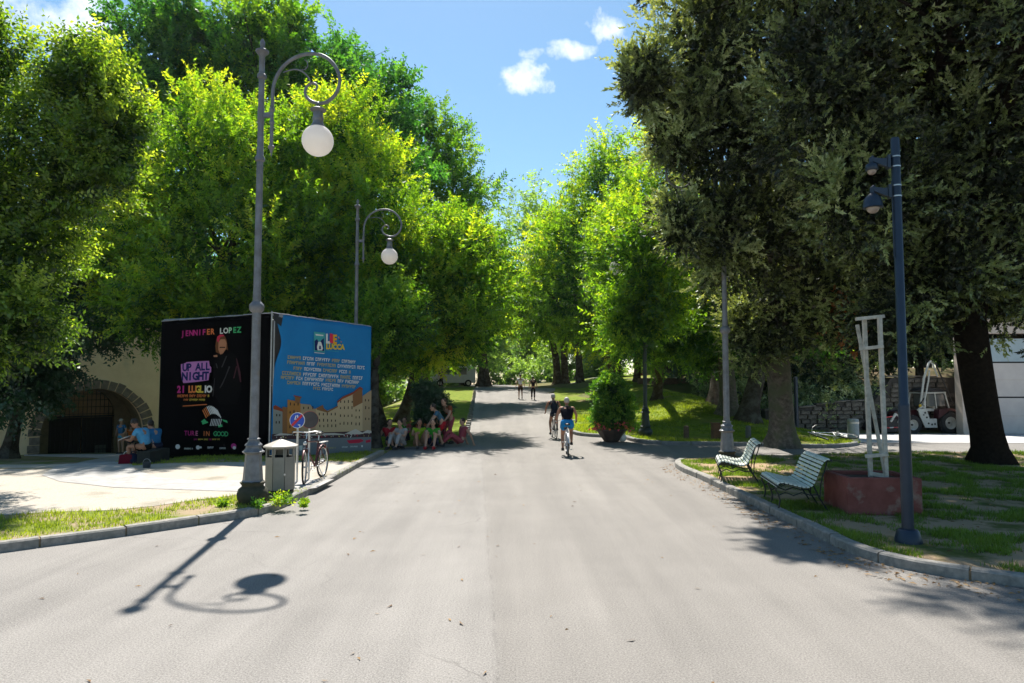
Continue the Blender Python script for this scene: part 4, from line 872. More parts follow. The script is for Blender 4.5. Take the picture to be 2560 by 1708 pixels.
put(solid(cloth(WK, KZ0, KT0, KZ1, KT1, amp=.012).build('black_banner', m_blk, ho, smooth=True)), MK)
def torn(u, v, x, y, z):
    k = max(0, 1 - u / .10)
    prof_ = .03 + .20 * math.exp(-((v - .80) / .12) ** 2) + .05 * ss(.25, .6, v) + .06 * ss(.9, 1, v)
    return x + k * prof_, y - .03 * k * math.sin(v * 7), z
put(solid(cloth(WB, .0, 3.98, -.06, 3.78, amp=.012, seed=3, fold=torn, nx=44).build('blue_banner', m_sky, ho, smooth=True)), MBl)
mb = MB(); mb.add([(.02, -.02, 3.99), (.30, -.03, 3.95), (.22, -.10, 3.62), (.03, -.06, 3.78)], [(0, 1, 2, 3)]); put(solid(mb.build('torn_flap', mat('flap_grey', (.25, .25, .26), .8, (.02, .02, .02), 2.5, thr=(.48, .5)), ho)), MBl)
# carcass: posts, rails and dark panels behind the cloth
m_galv = mat('galvanised_tube', (.42, .42, .42), .45, metal=.6)
fr = MB()
for M_, W_, zt in ((MK, WK, 3.93), (MBl, WB, 3.8)):
    for i in range(4):
        x = W_ * i / 3; a = M_ @ Vector((x, .09, -.5)); b = M_ @ Vector((x, .09, zt)); fr.tube([a, b], .025, 8)
    for z in (.15, 2.0, zt): fr.tube([M_ @ Vector((0, .09, z)), M_ @ Vector((W_, .09, z))], .02, 8)
fr.tube([MK @ Vector((WK, -.01, -.1)), MK @ Vector((WK, -.01, 4.03))], .022, 8)
fr.build('scaffold_frame', m_galv, ho)
bk_ = MB()
for M_, W_ in ((MK, WK), (MBl, WB)):
    v = [M_ @ Vector((x, y, z)) for y in (.12, .14) for (x, z) in ((.02, -.3), (W_ - .02, -.3), (W_ - .02, 3.75), (.02, 3.75))]; bk_.add(v, [(0, 1, 2, 3), (4, 5, 6, 7), (0, 1, 5, 4), (1, 2, 6, 5), (2, 3, 7, 6), (3, 0, 4, 7)])
bk_.build('backing_board', mat('dark_ply', (.05, .045, .04), .8), ho)
tp = MB()                                                            # pale edge tape along the tops
for M_, W_, a, b in ((MK, WK, KT0, KT1), (MBl, WB, 3.98, 3.78)):
    for i in range(12):
        x0, x1 = W_ * i / 12, W_ * (i + .93) / 12; z0, z1 = a + (b - a) * i / 12, a + (b - a) * (i + .93) / 12; tp.tube([M_ @ Vector((x0, .0, z0 + .012)), M_ @ Vector((x1, .0, z1 + .012 + .01 * math.sin(i * 2.1)))], .014, 5)
tp.build('edge_binding', m_galv, ho)
# flat print
def pm(name, c): return mat('print_' + name, c, .8, c, 2, spec=.05)
def text(s, size, x, z, M, y, m, name='lettering', bold=.0, sx=1., shear=0., space=1., slope=0.):
    cu = bpy.data.curves.new(name, 'FONT'); cu.body = s; cu.size = size; cu.offset = bold; cu.space_character = space; cu.shear = shear; cu.resolution_u = 2; cu.extrude = .0008
    t = bpy.data.objects.new(name, cu); col.objects.link(t); dg = bpy.context.evaluated_depsgraph_get(); me = bpy.data.meshes.new_from_object(t.evaluated_get(dg)); col.objects.unlink(t); bpy.data.objects.remove(t)
    me.transform(Matrix.Diagonal((sx, 1, 1, 1))); me.transform(Matrix.Rotation(PI / 2, 4, 'X')); me.materials.clear(); me.materials.append(m)
    xs = [v.co.x for v in me.vertices]; o = bpy.data.objects.new(name, me); col.objects.link(o); o.parent = ho
    o.matrix_local = M @ Matrix.Translation((x, y, z)) @ Matrix.Rotation(-slope, 4, 'Y'); return o, (max(xs) if xs else 0)
def word(s, size, x0, x1, z, M, y, cols, name='lettering', bold=.0, slope=.028):
    """letters spread between x0 and x1, each run of colours its own mesh"""
    n = len(s); cw = (x1 - x0) / n
    for i, c in enumerate(s):
        if c == ' ': continue
        o, w_ = text(c, size, 0, 0, M, y, cols[min(len(cols) - 1, int(i * len(cols) / n))], 'letter', bold)
        o.matrix_local = M @ Matrix.Translation((x0 + cw * (i + .5) - w_ / 2, y, z + slope * (x0 + cw * i)))
mag, pnk, org, yel, wht, grn, lgt, prp = (pm('magenta', (.45, .03, .20)), pm('pink', (.60, .16, .30)), pm('orange', (.60, .17, .05)), pm('yellow', (.60, .45, .06)), pm('white', (.62, .60, .58)), pm('green', (.06, .42, .16)), pm('light_green', (.35, .60, .40)), pm('purple', (.42, .17, .42)))
def ku(x): return (x - 400) / (678 - 400) * WK          # photo column on the black face -> metres
def kz(x, y):                                            # photo row -> height on the black face
    u = (x - 400) / 278.; top = 803 - 20 * u; bot = 1145 + 5 * u; zt = KT0 + (KT1 - KT0) * u; zb = KZ0 + (KZ1 - KZ0) * u; return zb + (zt - zb) * (bot - y) / (bot - top)
Y1 = -.045
word('JENNIFER LOPEZ', .225, ku(455), ku(608), kz(455, 842), MK, Y1, [mag, mag, mag, mag, mag, mag, org, org, pnk, wht, wht, lgt, grn, grn], bold=.006)
word('21 LUGLIO', .27, ku(450), ku(537), kz(450, 981), MK, Y1, [mag, pnk, org, org, yel, yel, wht, wht], bold=.012, slope=.01)
word('TURE IN GOOD', .19, ku(471), ku(582), kz(471, 1087), MK, Y1, [mag, mag, pnk, org, org, grn, grn, grn], bold=.002, slope=.01)
# pink plate behind UP ALL NIGHT
def poly(pts, M, y, m, name, parent=ho, th=.001):
    mb = MB(); mb.prism(pts, y - th, y); return put(mb.build(name, m, parent), M)
def kp(l): return [(ku(x), kz(x, y)) for x, y in l]
poly(kp([(458, 910), (470, 907), (472, 905), (500, 903), (530, 902), (532, 914), (536, 918), (536, 930), (532, 932), (530, 950), (500, 954), (466, 957), (461, 945), (459, 930)]), MK, Y1, prp, 'pink_plate')
nvy = pm('navy', (.01, .02, .10))
word('UP ALL', .29, ku(463), ku(533), kz(463, 929), MK, Y1 - .004, [nvy], bold=.012, slope=.03); word('NIGHT', .31, ku(462), ku(531), kz(462, 951), MK, Y1 - .004, [nvy], bold=.014, slope=.02)
def strokes(rows, M, y, ufn, zfn, name, seed, hgt=.6):
    """tiny unreadable glyph rows: short upright and level strokes"""
    rg = random.Random(seed); by = {}
    for (x0, x1, yy, size, cols) in rows:
        x = x0; wl = rg.randint(3, 8); n = 0; ci = 0
        while x < x1 - size * .6:
            cm = cols[ci % len(cols)]; mb = by.setdefault(cm.name, (MB(), cm))[0]; cw = size * .62
            if n < wl:
                kind = rg.randint(0, 4); ua, ub = ufn(x), ufn(x + cw * .78); za, zb = zfn(x, yy), zfn(x, yy - size); w_ = (ub - ua) * .30; h = zb - za; yv = y
                def bx(u0, z0, u1, z1): mb.add([(u0, yv, z0), (u1, yv, z0), (u1, yv, z1), (u0, yv, z1)], [(0, 1, 2, 3)])
                bx(ua, za, ua + w_, zb)
                if kind in (0, 1, 2): bx(ub - w_, za if kind != 1 else za + h * .5, ub, zb)
                if kind in (0, 3): bx(ua + w_, zb - h * .22, ub - w_ * (kind == 0), zb)
                if kind in (1, 2, 3): bx(ua + w_, za + h * .42, ub - w_, za + h * .62)
                if kind == 4: bx(ua + w_, za, ub, za + h * .22); bx(ua + w_, zb - h * .22, ub, zb)
                n += 1; x += cw
            else: n = 0; wl = rg.randint(3, 9); x += cw * .8; ci += 1
    for k, (mb, cm) in by.items(): o_ = put(mb.build(name, cm, ho), M); o_['kind'] = 'stuff'
strokes([(451, 537, 992, 6.5, [org, org, org, yel]), (468, 523, 1001, 5, [org, yel, yel]), (497, 564, 1098, 3.5, [mag, yel, yel])], MK, Y1, ku, kz, 'small_print', 5)
strokes([(473, 496, 1121, 4, [wht]), (532, 549, 1119, 5, [wht]), (562, 578, 1120, 4, [wht])], MK, Y1, ku, kz, 'sponsor_print', 6)
poly(kp([(466, 1013), (527, 1009), (528, 1011), (466, 1015)]), MK, Y1, org, 'orange_rule')
for (x, y, r, m_) in ((456, 1114, 6, wht), (508, 1116, 5, wht), (596, 1113, 6.5, mag), (598, 1117, 4, wht), (515, 1116, 2.5, wht)):
    poly([(ku(x) + r / 278 * WK * math.cos(a * PI / 6), kz(x, y) + r / 345 * 4 * math.sin(a * PI / 6)) for a in range(12)], MK, Y1 - (.003 if m_ is wht else 0), m_, 'sponsor_logo')
# singer in a dark coat: flat print made of simple shapes
skin_p = pm('skin', (.40, .18, .10)); hair_p = pm('hair', (.13, .05, .02)); redh = pm('red_band', (.50, .03, .07)); coat = pm('coat', (.0028, .0028, .0035)); shn = pm('coat_shine', (.05, .047, .05)); shn2 = pm('coat_edge', (.08, .03, .04))
poly(kp([(543, 905), (552, 880), (570, 885), (590, 882), (600, 895), (610, 950), (612, 975), (600, 1010), (560, 1010), (545, 985), (542, 940)]), MK, Y1, coat, 'printed_coat')
poly(kp([(547, 848), (551, 840), (560, 837), (568, 840), (573, 851), (575, 866), (577, 876), (570, 872), (556, 884), (547, 880), (545, 865)]), MK, Y1 - .002, hair_p, 'printed_hair')
poly(kp([(549, 852), (549, 842), (556, 836), (566, 837), (566, 840), (557, 842), (553, 856)]), MK, Y1 - .004, redh, 'printed_hair_band')
poly(kp([(553, 856), (558, 848), (569, 848), (573, 858), (572, 872), (564, 884), (558, 886), (553, 874)]), MK, Y1 - .005, skin_p, 'printed_face')
poly(kp([(556, 867), (570, 867), (570, 869.5), (556, 869.5)]), MK, Y1 - .007, coat, 'printed_eyes'); poly(kp([(541, 888), (550, 887), (551, 892), (542, 892)]), MK, Y1 - .004, skin_p, 'printed_hand')
for l in ([(580, 915), (583, 917), (566, 960), (560, 970), (558, 970), (572, 940)], [(572, 890), (575, 890), (564, 918), (561, 918)], [(547, 908), (549, 908), (553, 920), (550, 920)], [(545, 945), (546, 945), (543, 990), (541, 990)]): poly(kp(l), MK, Y1 - .003, shn, 'coat_highlight')
for l in ([(597, 895), (599, 897), (608, 930), (611, 955), (608, 955), (602, 925)], [(598, 915), (600, 915), (594, 945), (591, 946)]): poly(kp(l), MK, Y1 - .003, shn2, 'coat_highlight')
# striped round emblem
rg = random.Random(3)
for i in range(11):
    x0 = 516 + i * 3.6; y0 = 1036 - 10 * math.sin(i / 10 * PI) ; m_ = org if i < 3 else wht; poly(kp([(x0, y0 - 12), (x0 + 2, y0 - 13), (x0 + 12, y0 + 6), (x0 + 10, y0 + 8)]), MK, Y1, m_, 'emblem_stripe')
for i in range(7): x0 = 540 + i * 4; poly(kp([(x0, 1046), (x0 + 1.6, 1046), (x0 - 2, 1063), (x0 - 3.6, 1063)]), MK, Y1, wht, 'emblem_stripe')
for l in ([(514, 1052), (522, 1046), (528, 1052), (520, 1058)], [(516, 1056), (530, 1052), (532, 1055), (518, 1060)], [(566, 1047), (578, 1050), (580, 1056), (570, 1052)], [(556, 1062), (566, 1059), (568, 1065), (558, 1067)]): poly(kp(l), MK, Y1, grn, 'emblem_stripe')
# blue banner print
def bu(x): return (x - 678) / (927 - 678) * WB
def bz(x, y):
    u = (x - 678) / 249.; top = 783 + 25 * u; bot = 1150 - 10 * u; zt = 3.98 - .2 * u; zb = 0 - .06 * u; return zb + (zt - zb) * (bot - y) / (bot - top)
def bp_(l): return [(bu(x), bz(x, y)) for x, y in l]
def bpoly(l, m, name, d=0.): return poly(bp_(l), MBl, Y1 - d, m, name)
wb = pm('banner_white', (.62, .64, .62)); gb = pm('banner_sand', (.42, .36, .14)); tl = pm('teal', (.06, .32, .34)); 
rowsB = [(714, 886, 902, 8.5, [gb, wb, wb, gb, wb, wb, gb, wb]), (713, 909, 915, 8.5, [gb, wb, gb, wb, wb, wb, gb, wb]), (728, 873, 929, 8.5, [gb, wb, gb, wb, gb, wb]), (702, 908, 943, 9, [gb, wb, wb, gb, wb, gb, wb, wb]), (699, 899, 954, 8.5, [gb, wb, wb, gb, wb, wb, gb, wb]), (714, 886, 966, 8.5, [gb, wb, wb, gb, wb, gb, wb]), (776, 829, 976, 7.5, [gb, wb])]
rowsB = [(a, b, c + (a + b - 1600) * 0 + 0, d, e) for a, b, c, d, e in rowsB]
strokes([(a, b, c - 8 * 0, d, e) for a, b, c, d, e in rowsB], MBl, Y1, bu, lambda x, y: bz(x, y + (x - 800) * .055), 'banner_text', 9)
bpoly([(775, 826), (803, 828), (803, 879), (776, 877)], tl, 'logo_shield'); bpoly([(777, 850), (783, 845), (789, 856), (793, 848), (800, 842), (801, 876), (778, 874)], nvy, 'logo_shape', .003)
bpoly([(786, 852), (793, 852), (798, 868), (796, 874), (785, 874), (783, 866)], wb, 'logo_shape', .006); bpoly([(789, 862), (792, 862), (793, 871), (788, 871)], nvy, 'logo_shape', .009)
bpoly([(779, 832), (799, 834), (798, 837), (780, 836)], wb, 'logo_shape', .005); bpoly([(777, 879), (802, 881), (802, 882.5), (777, 880.5)], wb, 'logo_rule')
text('L', .36, bu(805), bz(805, 854), MBl, Y1, wb, 'letter', .02, .75); bpoly([(815, 829), (823, 831), (824, 855), (815, 853)], pm('hot_red', (.6, .03, .08)), 'logo_block'); text('E', .36, bu(823), bz(823, 855), MBl, Y1, pm('hot_yellow', (.7, .35, .03)), 'letter', .015, .7)
text('LUCCA', .21, bu(806), bz(806, 869.5), MBl, Y1, yel, 'lettering', .012, .85)
for i, m_ in enumerate((yel, redh, nvy, tl, org)): x = 835 + i * 1.8; bpoly([(x, 838 + i * 3), (x + 4, 837 + i * 3), (x + 3, 841 + i * 3)], m_, 'logo_dash')
bpoly([(807, 873), (839, 876), (839, 877), (807, 874)], tl, 'logo_rule')
c_och = pm('ochre', (.36, .17, .05)); c_och2 = pm('ochre_dark', (.22, .11, .05)); c_crm = pm('cream', (.46, .36, .22)); c_crm2 = pm('cream_shade', (.34, .26, .16)); c_gry = pm('facade_grey', (.22, .24, .22)); c_rf = pm('roof_red', (.25, .06, .03)); c_sq = pm('square_grey', (.17, .19, .21)); c_drk = pm('window_dark', (.03, .025, .02)); c_tnt = pm('parasol', (.50, .47, .43)); c_crowd = pm('crowd_dark', (.07, .04, .045))
bpoly([(683, 1017), (697, 1020), (706, 1028), (706, 1092), (683, 1090)], c_gry, 'printed_house'); bpoly([(683, 1017), (688, 1014), (704, 1024), (706, 1031), (684, 1024)], c_rf, 'printed_roof', .003)
bpoly([(704, 1018), (716, 1020), (717, 1090), (705, 1091)], c_och2, 'printed_house', .002); bpoly([(715, 1000), (731, 1003), (746, 1010), (746, 1088), (716, 1090)], c_och, 'printed_house', .004)
bpoly([(732, 990), (746, 993), (744, 1010), (733, 1008)], c_och2, 'printed_house', .006); bpoly([(729, 989), (748, 993), (748, 995.5), (729, 992)], c_rf, 'printed_roof', .008)
bpoly([(745, 1010), (770, 1013), (775, 1022), (785, 1024), (785, 1087), (745, 1088)], c_crm2, 'printed_house', .003)
bpoly([(783, 1022), (800, 1014), (802, 1026), (812, 1028), (838, 1016), (838, 1086), (783, 1087)], c_crm, 'printed_house', .005); bpoly([(784, 1022), (800, 1013), (803, 1022), (812, 1029), (838, 1015), (838, 1019), (812, 1033), (786, 1026)], c_och2, 'printed_roof', .007)
bpoly([(837, 1006), (850, 996), (878, 982), (880, 1084), (838, 1086)], c_crm, 'printed_house', .006); bpoly([(876, 988), (894, 970), (902, 973), (903, 1007), (878, 1020)], c_och2, 'printed_house', .008)
bpoly([(878, 1020), (903, 1007), (904, 1083), (880, 1084)], c_crm, 'printed_house', .008); bpoly([(903, 990), (927, 974), (927, 1082), (904, 1083)], c_crm2, 'printed_house', .009); bpoly([(836, 1004), (850, 992), (877, 980), (895, 966), (903, 970), (903, 974), (894, 972), (877, 986), (850, 998), (837, 1008)], c_rf, 'printed_roof', .010)
rg = random.Random(8); wm = MB()
for (x0, x1, ys, dx) in ((720, 745, (1015, 1035, 1055, 1072), 9), (752, 780, (1024, 1045), 11), (790, 836, (1040, 1056, 1070), 10), (842, 878, (1008, 1024, 1044, 1064), 10), (884, 902, (1030, 1048, 1066), 9), (909, 926, (1004, 1024, 1052), 9), (688, 704, (1042, 1060), 7)):
    for yy in ys:
        x = x0 + rg.uniform(0, 2)
        while x < x1 - 3:
            h = rg.uniform(5, 8); q = bp_([(x, yy), (x + 2.4, yy), (x + 2.4, yy - h), (x, yy - h)]); wm.add([(a, Y1 - .0125, b) for a, b in q], [(0, 1, 2, 3)]); x += dx
put(wm.build('printed_windows', c_drk, ho), MBl)['kind'] = 'stuff'
bpoly([(681, 1086), (928, 1080), (928, 1098), (681, 1102)], c_crowd, 'printed_crowd', .011); bpoly([(681, 1100), (928, 1096), (928, 1137), (681, 1147)], c_sq, 'printed_square', .012)
cwm = {}
for i in range(60):
    x = rg.uniform(690, 922); y = rg.uniform(1088, 1097); m_ = rg.choice([wb, c_tnt, redh, c_crm, gb]); q = bp_([(x, y), (x + 1.8, y), (x + 1.8, y - 3), (x, y - 3)]); cwm.setdefault(m_.name, (MB(), m_))[0].add([(a, Y1 - .0145, b) for a, b in q], [(0, 1, 2, 3)])
for k, (mb, m_) in cwm.items(): put(mb.build('printed_crowd', m_, ho), MBl)['kind'] = 'stuff'
bpoly([(855, 1088), (885, 1075), (908, 1087), (895, 1089)], c_tnt, 'printed_parasol', .016); bpoly([(900, 1086), (917, 1078), (928, 1080), (928, 1086)], c_tnt, 'printed_parasol', .017); bpoly([(684, 1090), (700, 1084), (728, 1087), (728, 1089)], c_tnt, 'printed_parasol', .016); bpoly([(745, 1091), (780, 1086), (830, 1085), (856, 1088), (856, 1090)], c_tnt, 'printed_parasol', .015)
bpoly([(862, 1104), (900, 1101), (908, 1106), (895, 1111), (868, 1112)], redh, 'printed_carpet', .015); bpoly([(912, 1105), (926, 1102), (926, 1109), (914, 1111)], redh, 'printed_carpet', .015)
strokes([(800, 836, 1125, 4, [gb]), (850, 866, 1123, 3.5, [wb]), (872, 892, 1122, 3.5, [wb])], MBl, Y1 - .014, bu, bz, 'banner_text', 12)
bpoly([(744, 1116), (752, 1115), (752, 1127), (745, 1128)], wb, 'sponsor_logo', .015); bpoly([(901, 1117), (905, 1117), (905, 1122), (901, 1122)], wb, 'sponsor_logo', .015)

# ------------------------------------------------------------------ yellow walled building with the arched gateway
def wall_matrix():
    d = Vector((.72, .69)).normalized(); return Matrix(((d.x, -d.y, 0, 0), (d.y, d.x, 0, 0), (0, 0, 1, 0), (0, 0, 0, 1)))
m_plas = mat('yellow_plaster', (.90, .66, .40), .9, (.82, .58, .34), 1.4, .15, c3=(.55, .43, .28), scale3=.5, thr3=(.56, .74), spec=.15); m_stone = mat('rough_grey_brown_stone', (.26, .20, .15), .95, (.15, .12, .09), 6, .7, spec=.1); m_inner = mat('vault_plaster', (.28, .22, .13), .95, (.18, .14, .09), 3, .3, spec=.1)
BO = Vector((-20.05, 33.0, -1.36)); bd = empty('yellow_building', BO, math.atan2(.69, .72), 'long yellow plastered building with an arched gateway at the far left', 'building')
RO, RI, ZS = 2.62, 2.20, .95; BH = 6.8
arc = [(RI * math.cos(PI - PI * i / 24), ZS + RI * math.sin(PI - PI * i / 24)) for i in range(25)]
outl = [(-9.5, -.6), (-RI, -.6)] + arc + [(RI, -.6), (10.5, -.6), (10.5, BH), (-9.5, BH)]
mb = MB(); mb.prism(outl, 0, .5); mb.build('wall', m_plas, bd)
for i in range(21):                                                 # voussoirs
    a0 = PI * i / 21 + .012; a1 = PI * (i + 1) / 21 - .012; ro = RO + random.uniform(-.06, .05); yb = random.uniform(-.045, -.025)
    MB().prism([(RI - .01) * Vector((math.cos(a), math.sin(a))) + Vector((0, ZS)) for a in (a0, a1)] + [ro * Vector((math.cos(a), math.sin(a))) + Vector((0, ZS)) for a in (a1, a0)], yb, .2).build('voussoir', m_stone, bd)
for s in (-1, 1):
    for k in range(4): z0 = -.5 + k * .36; mb = MB(); mb.box((s * (RI + .2 + random.uniform(-.01, .03)), .08, z0 + .175), (.42 + random.uniform(-.03, .06), .24, .34)); mb.build('jamb_stone', m_stone, bd)
# vault lining and back wall with opening
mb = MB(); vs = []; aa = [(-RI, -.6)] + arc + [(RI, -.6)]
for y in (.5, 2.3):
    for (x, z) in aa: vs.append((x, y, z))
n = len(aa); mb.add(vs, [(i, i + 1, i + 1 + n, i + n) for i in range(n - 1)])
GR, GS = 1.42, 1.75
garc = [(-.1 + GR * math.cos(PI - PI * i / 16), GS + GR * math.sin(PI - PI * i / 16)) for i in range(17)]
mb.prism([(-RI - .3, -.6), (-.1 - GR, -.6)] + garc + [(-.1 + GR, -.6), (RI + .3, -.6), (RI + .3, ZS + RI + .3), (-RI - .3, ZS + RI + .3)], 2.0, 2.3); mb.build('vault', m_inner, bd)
gt = MB()
for i in range(15): x = -.1 - GR + .1 + i * .19; h = GS + math.sqrt(max(0, GR ** 2 - (x + .1) ** 2)); gt.tube([(x, 2.1, -.5), (x, 2.1, h)], .014, 5)
for z in (.05, .6, 1.15, 1.85, 2.2, 2.55, 2.85): hw = GR if z < GS else math.sqrt(max(.02, GR ** 2 - (z - GS) ** 2)); gt.tube([(-.1 - hw, 2.1, z), (-.1 + hw, 2.1, z)], .014, 5)
gt.box((-.1, 2.1, 1.73), (2 * GR, .05, .08)); gt.build('iron_gate', m_black, bd)
mb = MB()
mb.box((-.1 - .70, 2.22, .62), (1.36, .05, 2.1)); mb.box((-.1 + .70, 2.22, .62), (1.36, .05, 2.1)); mb.build('gate_leaf', mat('dark_gate_wood', (.02, .018, .016), .8), bd)
MB().box((.75, 2.15, -.05), (.5, .02, .6)).build('notice_board', mat('chalk_board', (.09, .11, .09), .7), bd)
mb = MB(); mb.box((.5, 3.2, BH / 2 - .3), (19.9, .1, BH + .5)); mb.box((-9.4, 1.85, BH / 2 - .3), (.1, 2.6, BH + .5)); mb.box((10.4, 1.85, BH / 2 - .3), (.1, 2.6, BH + .5)); mb.build('inner_wall', m_plas, bd)
m_tile = mat('terracotta_roof', (.42, .24, .17), .9, (.28, .15, .10), 5, .4, c3=(.5, .42, .36), scale3=2, thr3=(.45, .6))
mb = MB(); mb.prism([(-.35, BH - .02), (1.6, BH + 1.0), (3.6, BH - .02), (3.6, BH - .12), (-.35, BH - .12)], -9.7, 10.7, 'yz'); mb.build('roof', m_tile, bd)
tm_ = MB().tube([(0, -.38, BH), (0, 1.62, BH + 1.045)], .075, 6, cap=True).mesh('roof_tile', m_tile)
for i in range(100): piece('roof_tile', tm_, bd, (-9.6 + i * .203, 0, random.uniform(-.01, .012)))
MB().box((.5, -.05, BH - .22), (20.2, .12, .16)).build('cornice', mat('pale_cornice', (.55, .48, .38), .9), bd)
MB().box((.5, -.03, -.35), (19.9, .06, .5)).build('plinth', m_stone, bd) if False else None

# ------------------------------------------------------------------ garage building on the right
m_gw = mat('cream_concrete', (.56, .47, .40), .85, (.47, .39, .33), 2, .15, c3=(.34, .26, .2), scale3=.9, thr3=(.62, .75)); m_gd = mat('pale_garage_door', (.60, .54, .50), .7, (.54, .48, .45), 2, .05); m_gg = mat('pale_blue_glazing', (.35, .42, .46), .3, (.3, .38, .42), 2, 0, 0, .6)
GO = Vector((22.75, 34.6, T(22.75, 34.6))); gr = empty('garage_building', GO, R(-3), 'pale cream garage with wide segmented doors at the right edge', 'building')
Hg = 5.2
mb = MB(); mb.box((.30, .3, Hg / 2 - .2), (.60, .6, Hg + .4)); mb.box((9.6, .3, Hg / 2 - .2), (.6, .6, Hg + .4)); mb.box((5.25, .3, Hg + .25), (9.3, .6, .7)); mb.box((7.2, 6, Hg / 2 + .2), (5.5, .3, Hg + .8)); mb.prism([(.3, .61), (.6, .61), (4.75, 5.84), (4.45, 5.84)], -.3, Hg + .55, 'xy'); mb.box((9.8, 3.2, Hg / 2 + .2), (.3, 5.2, Hg + .7)); mb.build('wall', m_gw, gr)
MB().prism([(-.25, -.1), (10.3, -.1), (10.3, 6.3), (4.3, 6.3), (-.25, .75)], Hg + .61, Hg + .75, 'xy').build('roof', mat('flat_roof', (.2, .2, .2), .9), gr)
MB().box((.92, .36, Hg / 2 - .3), (.26, .2, Hg + .2)).build('door_jamb', m_gd, gr); MB().box((.70, .42, Hg / 2 - .3), (.18, .05, Hg + .2)).build('dark_gap', m_black, gr)
for i, (z0, z1, mm) in enumerate(((0.02, 1.82, m_gd), (1.90, 3.60, m_gd), (3.68, 4.85, m_gg))):
    for k in range(3):
        x0 = 1.08 + k * 2.75; p_ = MB().box((x0 + 1.34, .40, (z0 + z1) / 2), (2.68, .08, z1 - z0)).build('door_panel', mm, gr)
        if mm is m_gd: MB().box((x0 + 1.34, .352, (z0 + z1) / 2), (2.66, .012, .02)).build('panel_joint', m_gw, p_)
MB().box((5.2, .45, 2.45), (8.4, .04, 4.8)).build('door_seal', m_black, gr)

# ------------------------------------------------------------------ stone retaining wall on the right
m_rub = mat('rubble_stone', (.15, .135, .115), .95, (.08, .072, .062), 5, .8, c3=(.22, .20, .17), scale3=1.7, thr3=(.5, .65), spec=.1); m_rub2 = mat('rubble_core', (.07, .063, .055), .95, (.05, .045, .04), 6, .6)
rw = empty('stone_wall', (0, 36.9, 0), 0, 'low grey stone retaining wall below the dark slope behind the forecourt', 'wall')
wx0, wx1 = 13.6, 36.
def wtop(x): return T(x, 36.5) + 1.15 + .55 * ss(13.6, 18.5, x) + 1.3 * ss(19.5, 20.5, x)
mb = MB(); pts = [(wx0, -1.4)] + [(wx1, -1.4)] + [(x, wtop(x) - .05) for x in np.linspace(wx1, wx0, 24)]; mb.prism([(float(a), float(b)) for a, b in pts], -.1, .55); mb.build('core', m_rub2, rw)
rg = random.Random(5); proto_s = []
for k in range(6):
    b_ = MB(); vs = []
    for z in (-1, 1):
        for (x, y) in ((-1, -1), (1, -1), (1, 1), (-1, 1)): vs.append((x * .5 * rg.uniform(.82, 1.), y * .09, z * .5 * rg.uniform(.8, 1.)))
    b_.add(vs, [(3, 2, 1, 0), (4, 5, 6, 7), (0, 1, 5, 4), (1, 2, 6, 5), (2, 3, 7, 6), (3, 0, 4, 7)]); proto_s.append(b_.mesh('stone', m_rub))
cnt = 0; x = wx0; z = 0
row = 0; zz = -.62
while row < 14 and cnt < 290:
    h = rg.uniform(.2, .3); x = wx0 + rg.uniform(0, .3)
    while x < 23.2 and cnt < 290:
        wd = rg.uniform(.3, .75)
        if zz + h < wtop(x) - .02 and zz + h > T(x, 36.5) - .1: piece('stone', proto_s[rg.randint(0, 5)], rw, (x + wd / 2, -.12 + rg.uniform(-.03, .02), zz + h / 2), rot=(0, rg.uniform(-.05, .05), 0), scale=(wd * .95, 1, h * .93)); cnt += 1
        x += wd
    zz += h; row += 1
cpm = MB().box((0, 0, 0), (.9, .62, .07)).mesh('coping_stone', m_rub)
for i in range(9): x = 14.0 + i * .93 if i < 6 else 20.6 + (i - 6) * .93; piece('coping_stone', cpm, rw, (x, .18, wtop(x) + rg.uniform(-.01, .02)), rot=(0, -.09 if i < 6 else 0, 0))
# small stone block at the top of the bank
sb = empty('stone_parapet', gz(11.5, 49), R(4), 'reddish block parapet at the top of the bank behind the leaning trunk', 'wall')
blk = MB().box((0, 0, 0), (.96, .5, .42)).mesh('block', mat('warm_block', (.20, .13, .09), .95, (.13, .09, .07), 5, .5))
for r_ in range(3):
    for c_ in range(5): piece('block', blk, sb, (-2 + c_ * .98 + (.3 if r_ % 2 else 0), 0, .2 + r_ * .44))
# ------------------------------------------------------------------ posts, bollard, bags
m_post = mat('old_wood_post', (.13, .09, .06), .9, (.07, .05, .035), 10, .6); m_rust = mat('rusty_metal', (.16, .08, .04), .9, (.09, .05, .03), 6, .4)
for x, y, w_, h, m_, lab in ((1716, 1100, .19, .46, m_post, 'short weathered wooden post, leftmost on the grass bank'), (1865 + 6, 1096, .19, .42, mat('grey_post', (.15, .15, .14), .9), 'short grey post in front of the leaning dark trunk')):
    o = empty('wooden_post', G(x, y, .05), .3, lab, 'post'); mb = MB(); mb.lathe([(w_ * .5, -.1), (w_ * .48, h - .03), (w_ * .44, h)], n=10); mb.build('shaft', m_, o); MB().lathe([(w_ * .46, h + .001), (w_ * .3, h + .02), (.01, h + .025)], n=10).build('cap', m_, o)
o = empty('metal_cabinet', G(1790, 1101, .05), .1, 'small rusty brown box standing on the bank behind the lamp pedestal', 'box'); MB().box((0, 0, .28), (.26, .22, .58)).build('housing', m_rust, o); MB().box((0, 0, .585), (.30, .26, .03)).build('lid', m_rust, o)
o = empty('bollard', G(2134, 1103, .02), 0, 'pale grey cylindrical bollard on the edge of the forecourt', 'bollard'); mb = MB(); mb.lathe([(.19, -.1), (.19, .74), (.17, .78), (.02, .79)], n=18); mb.build('shaft', mat('pale_grey_metal', (.36, .38, .38), .5, metal=.3), o, smooth=True); MB().lathe([(.195, .62), (.195, .68)], n=18).build('band', m_steel, o)
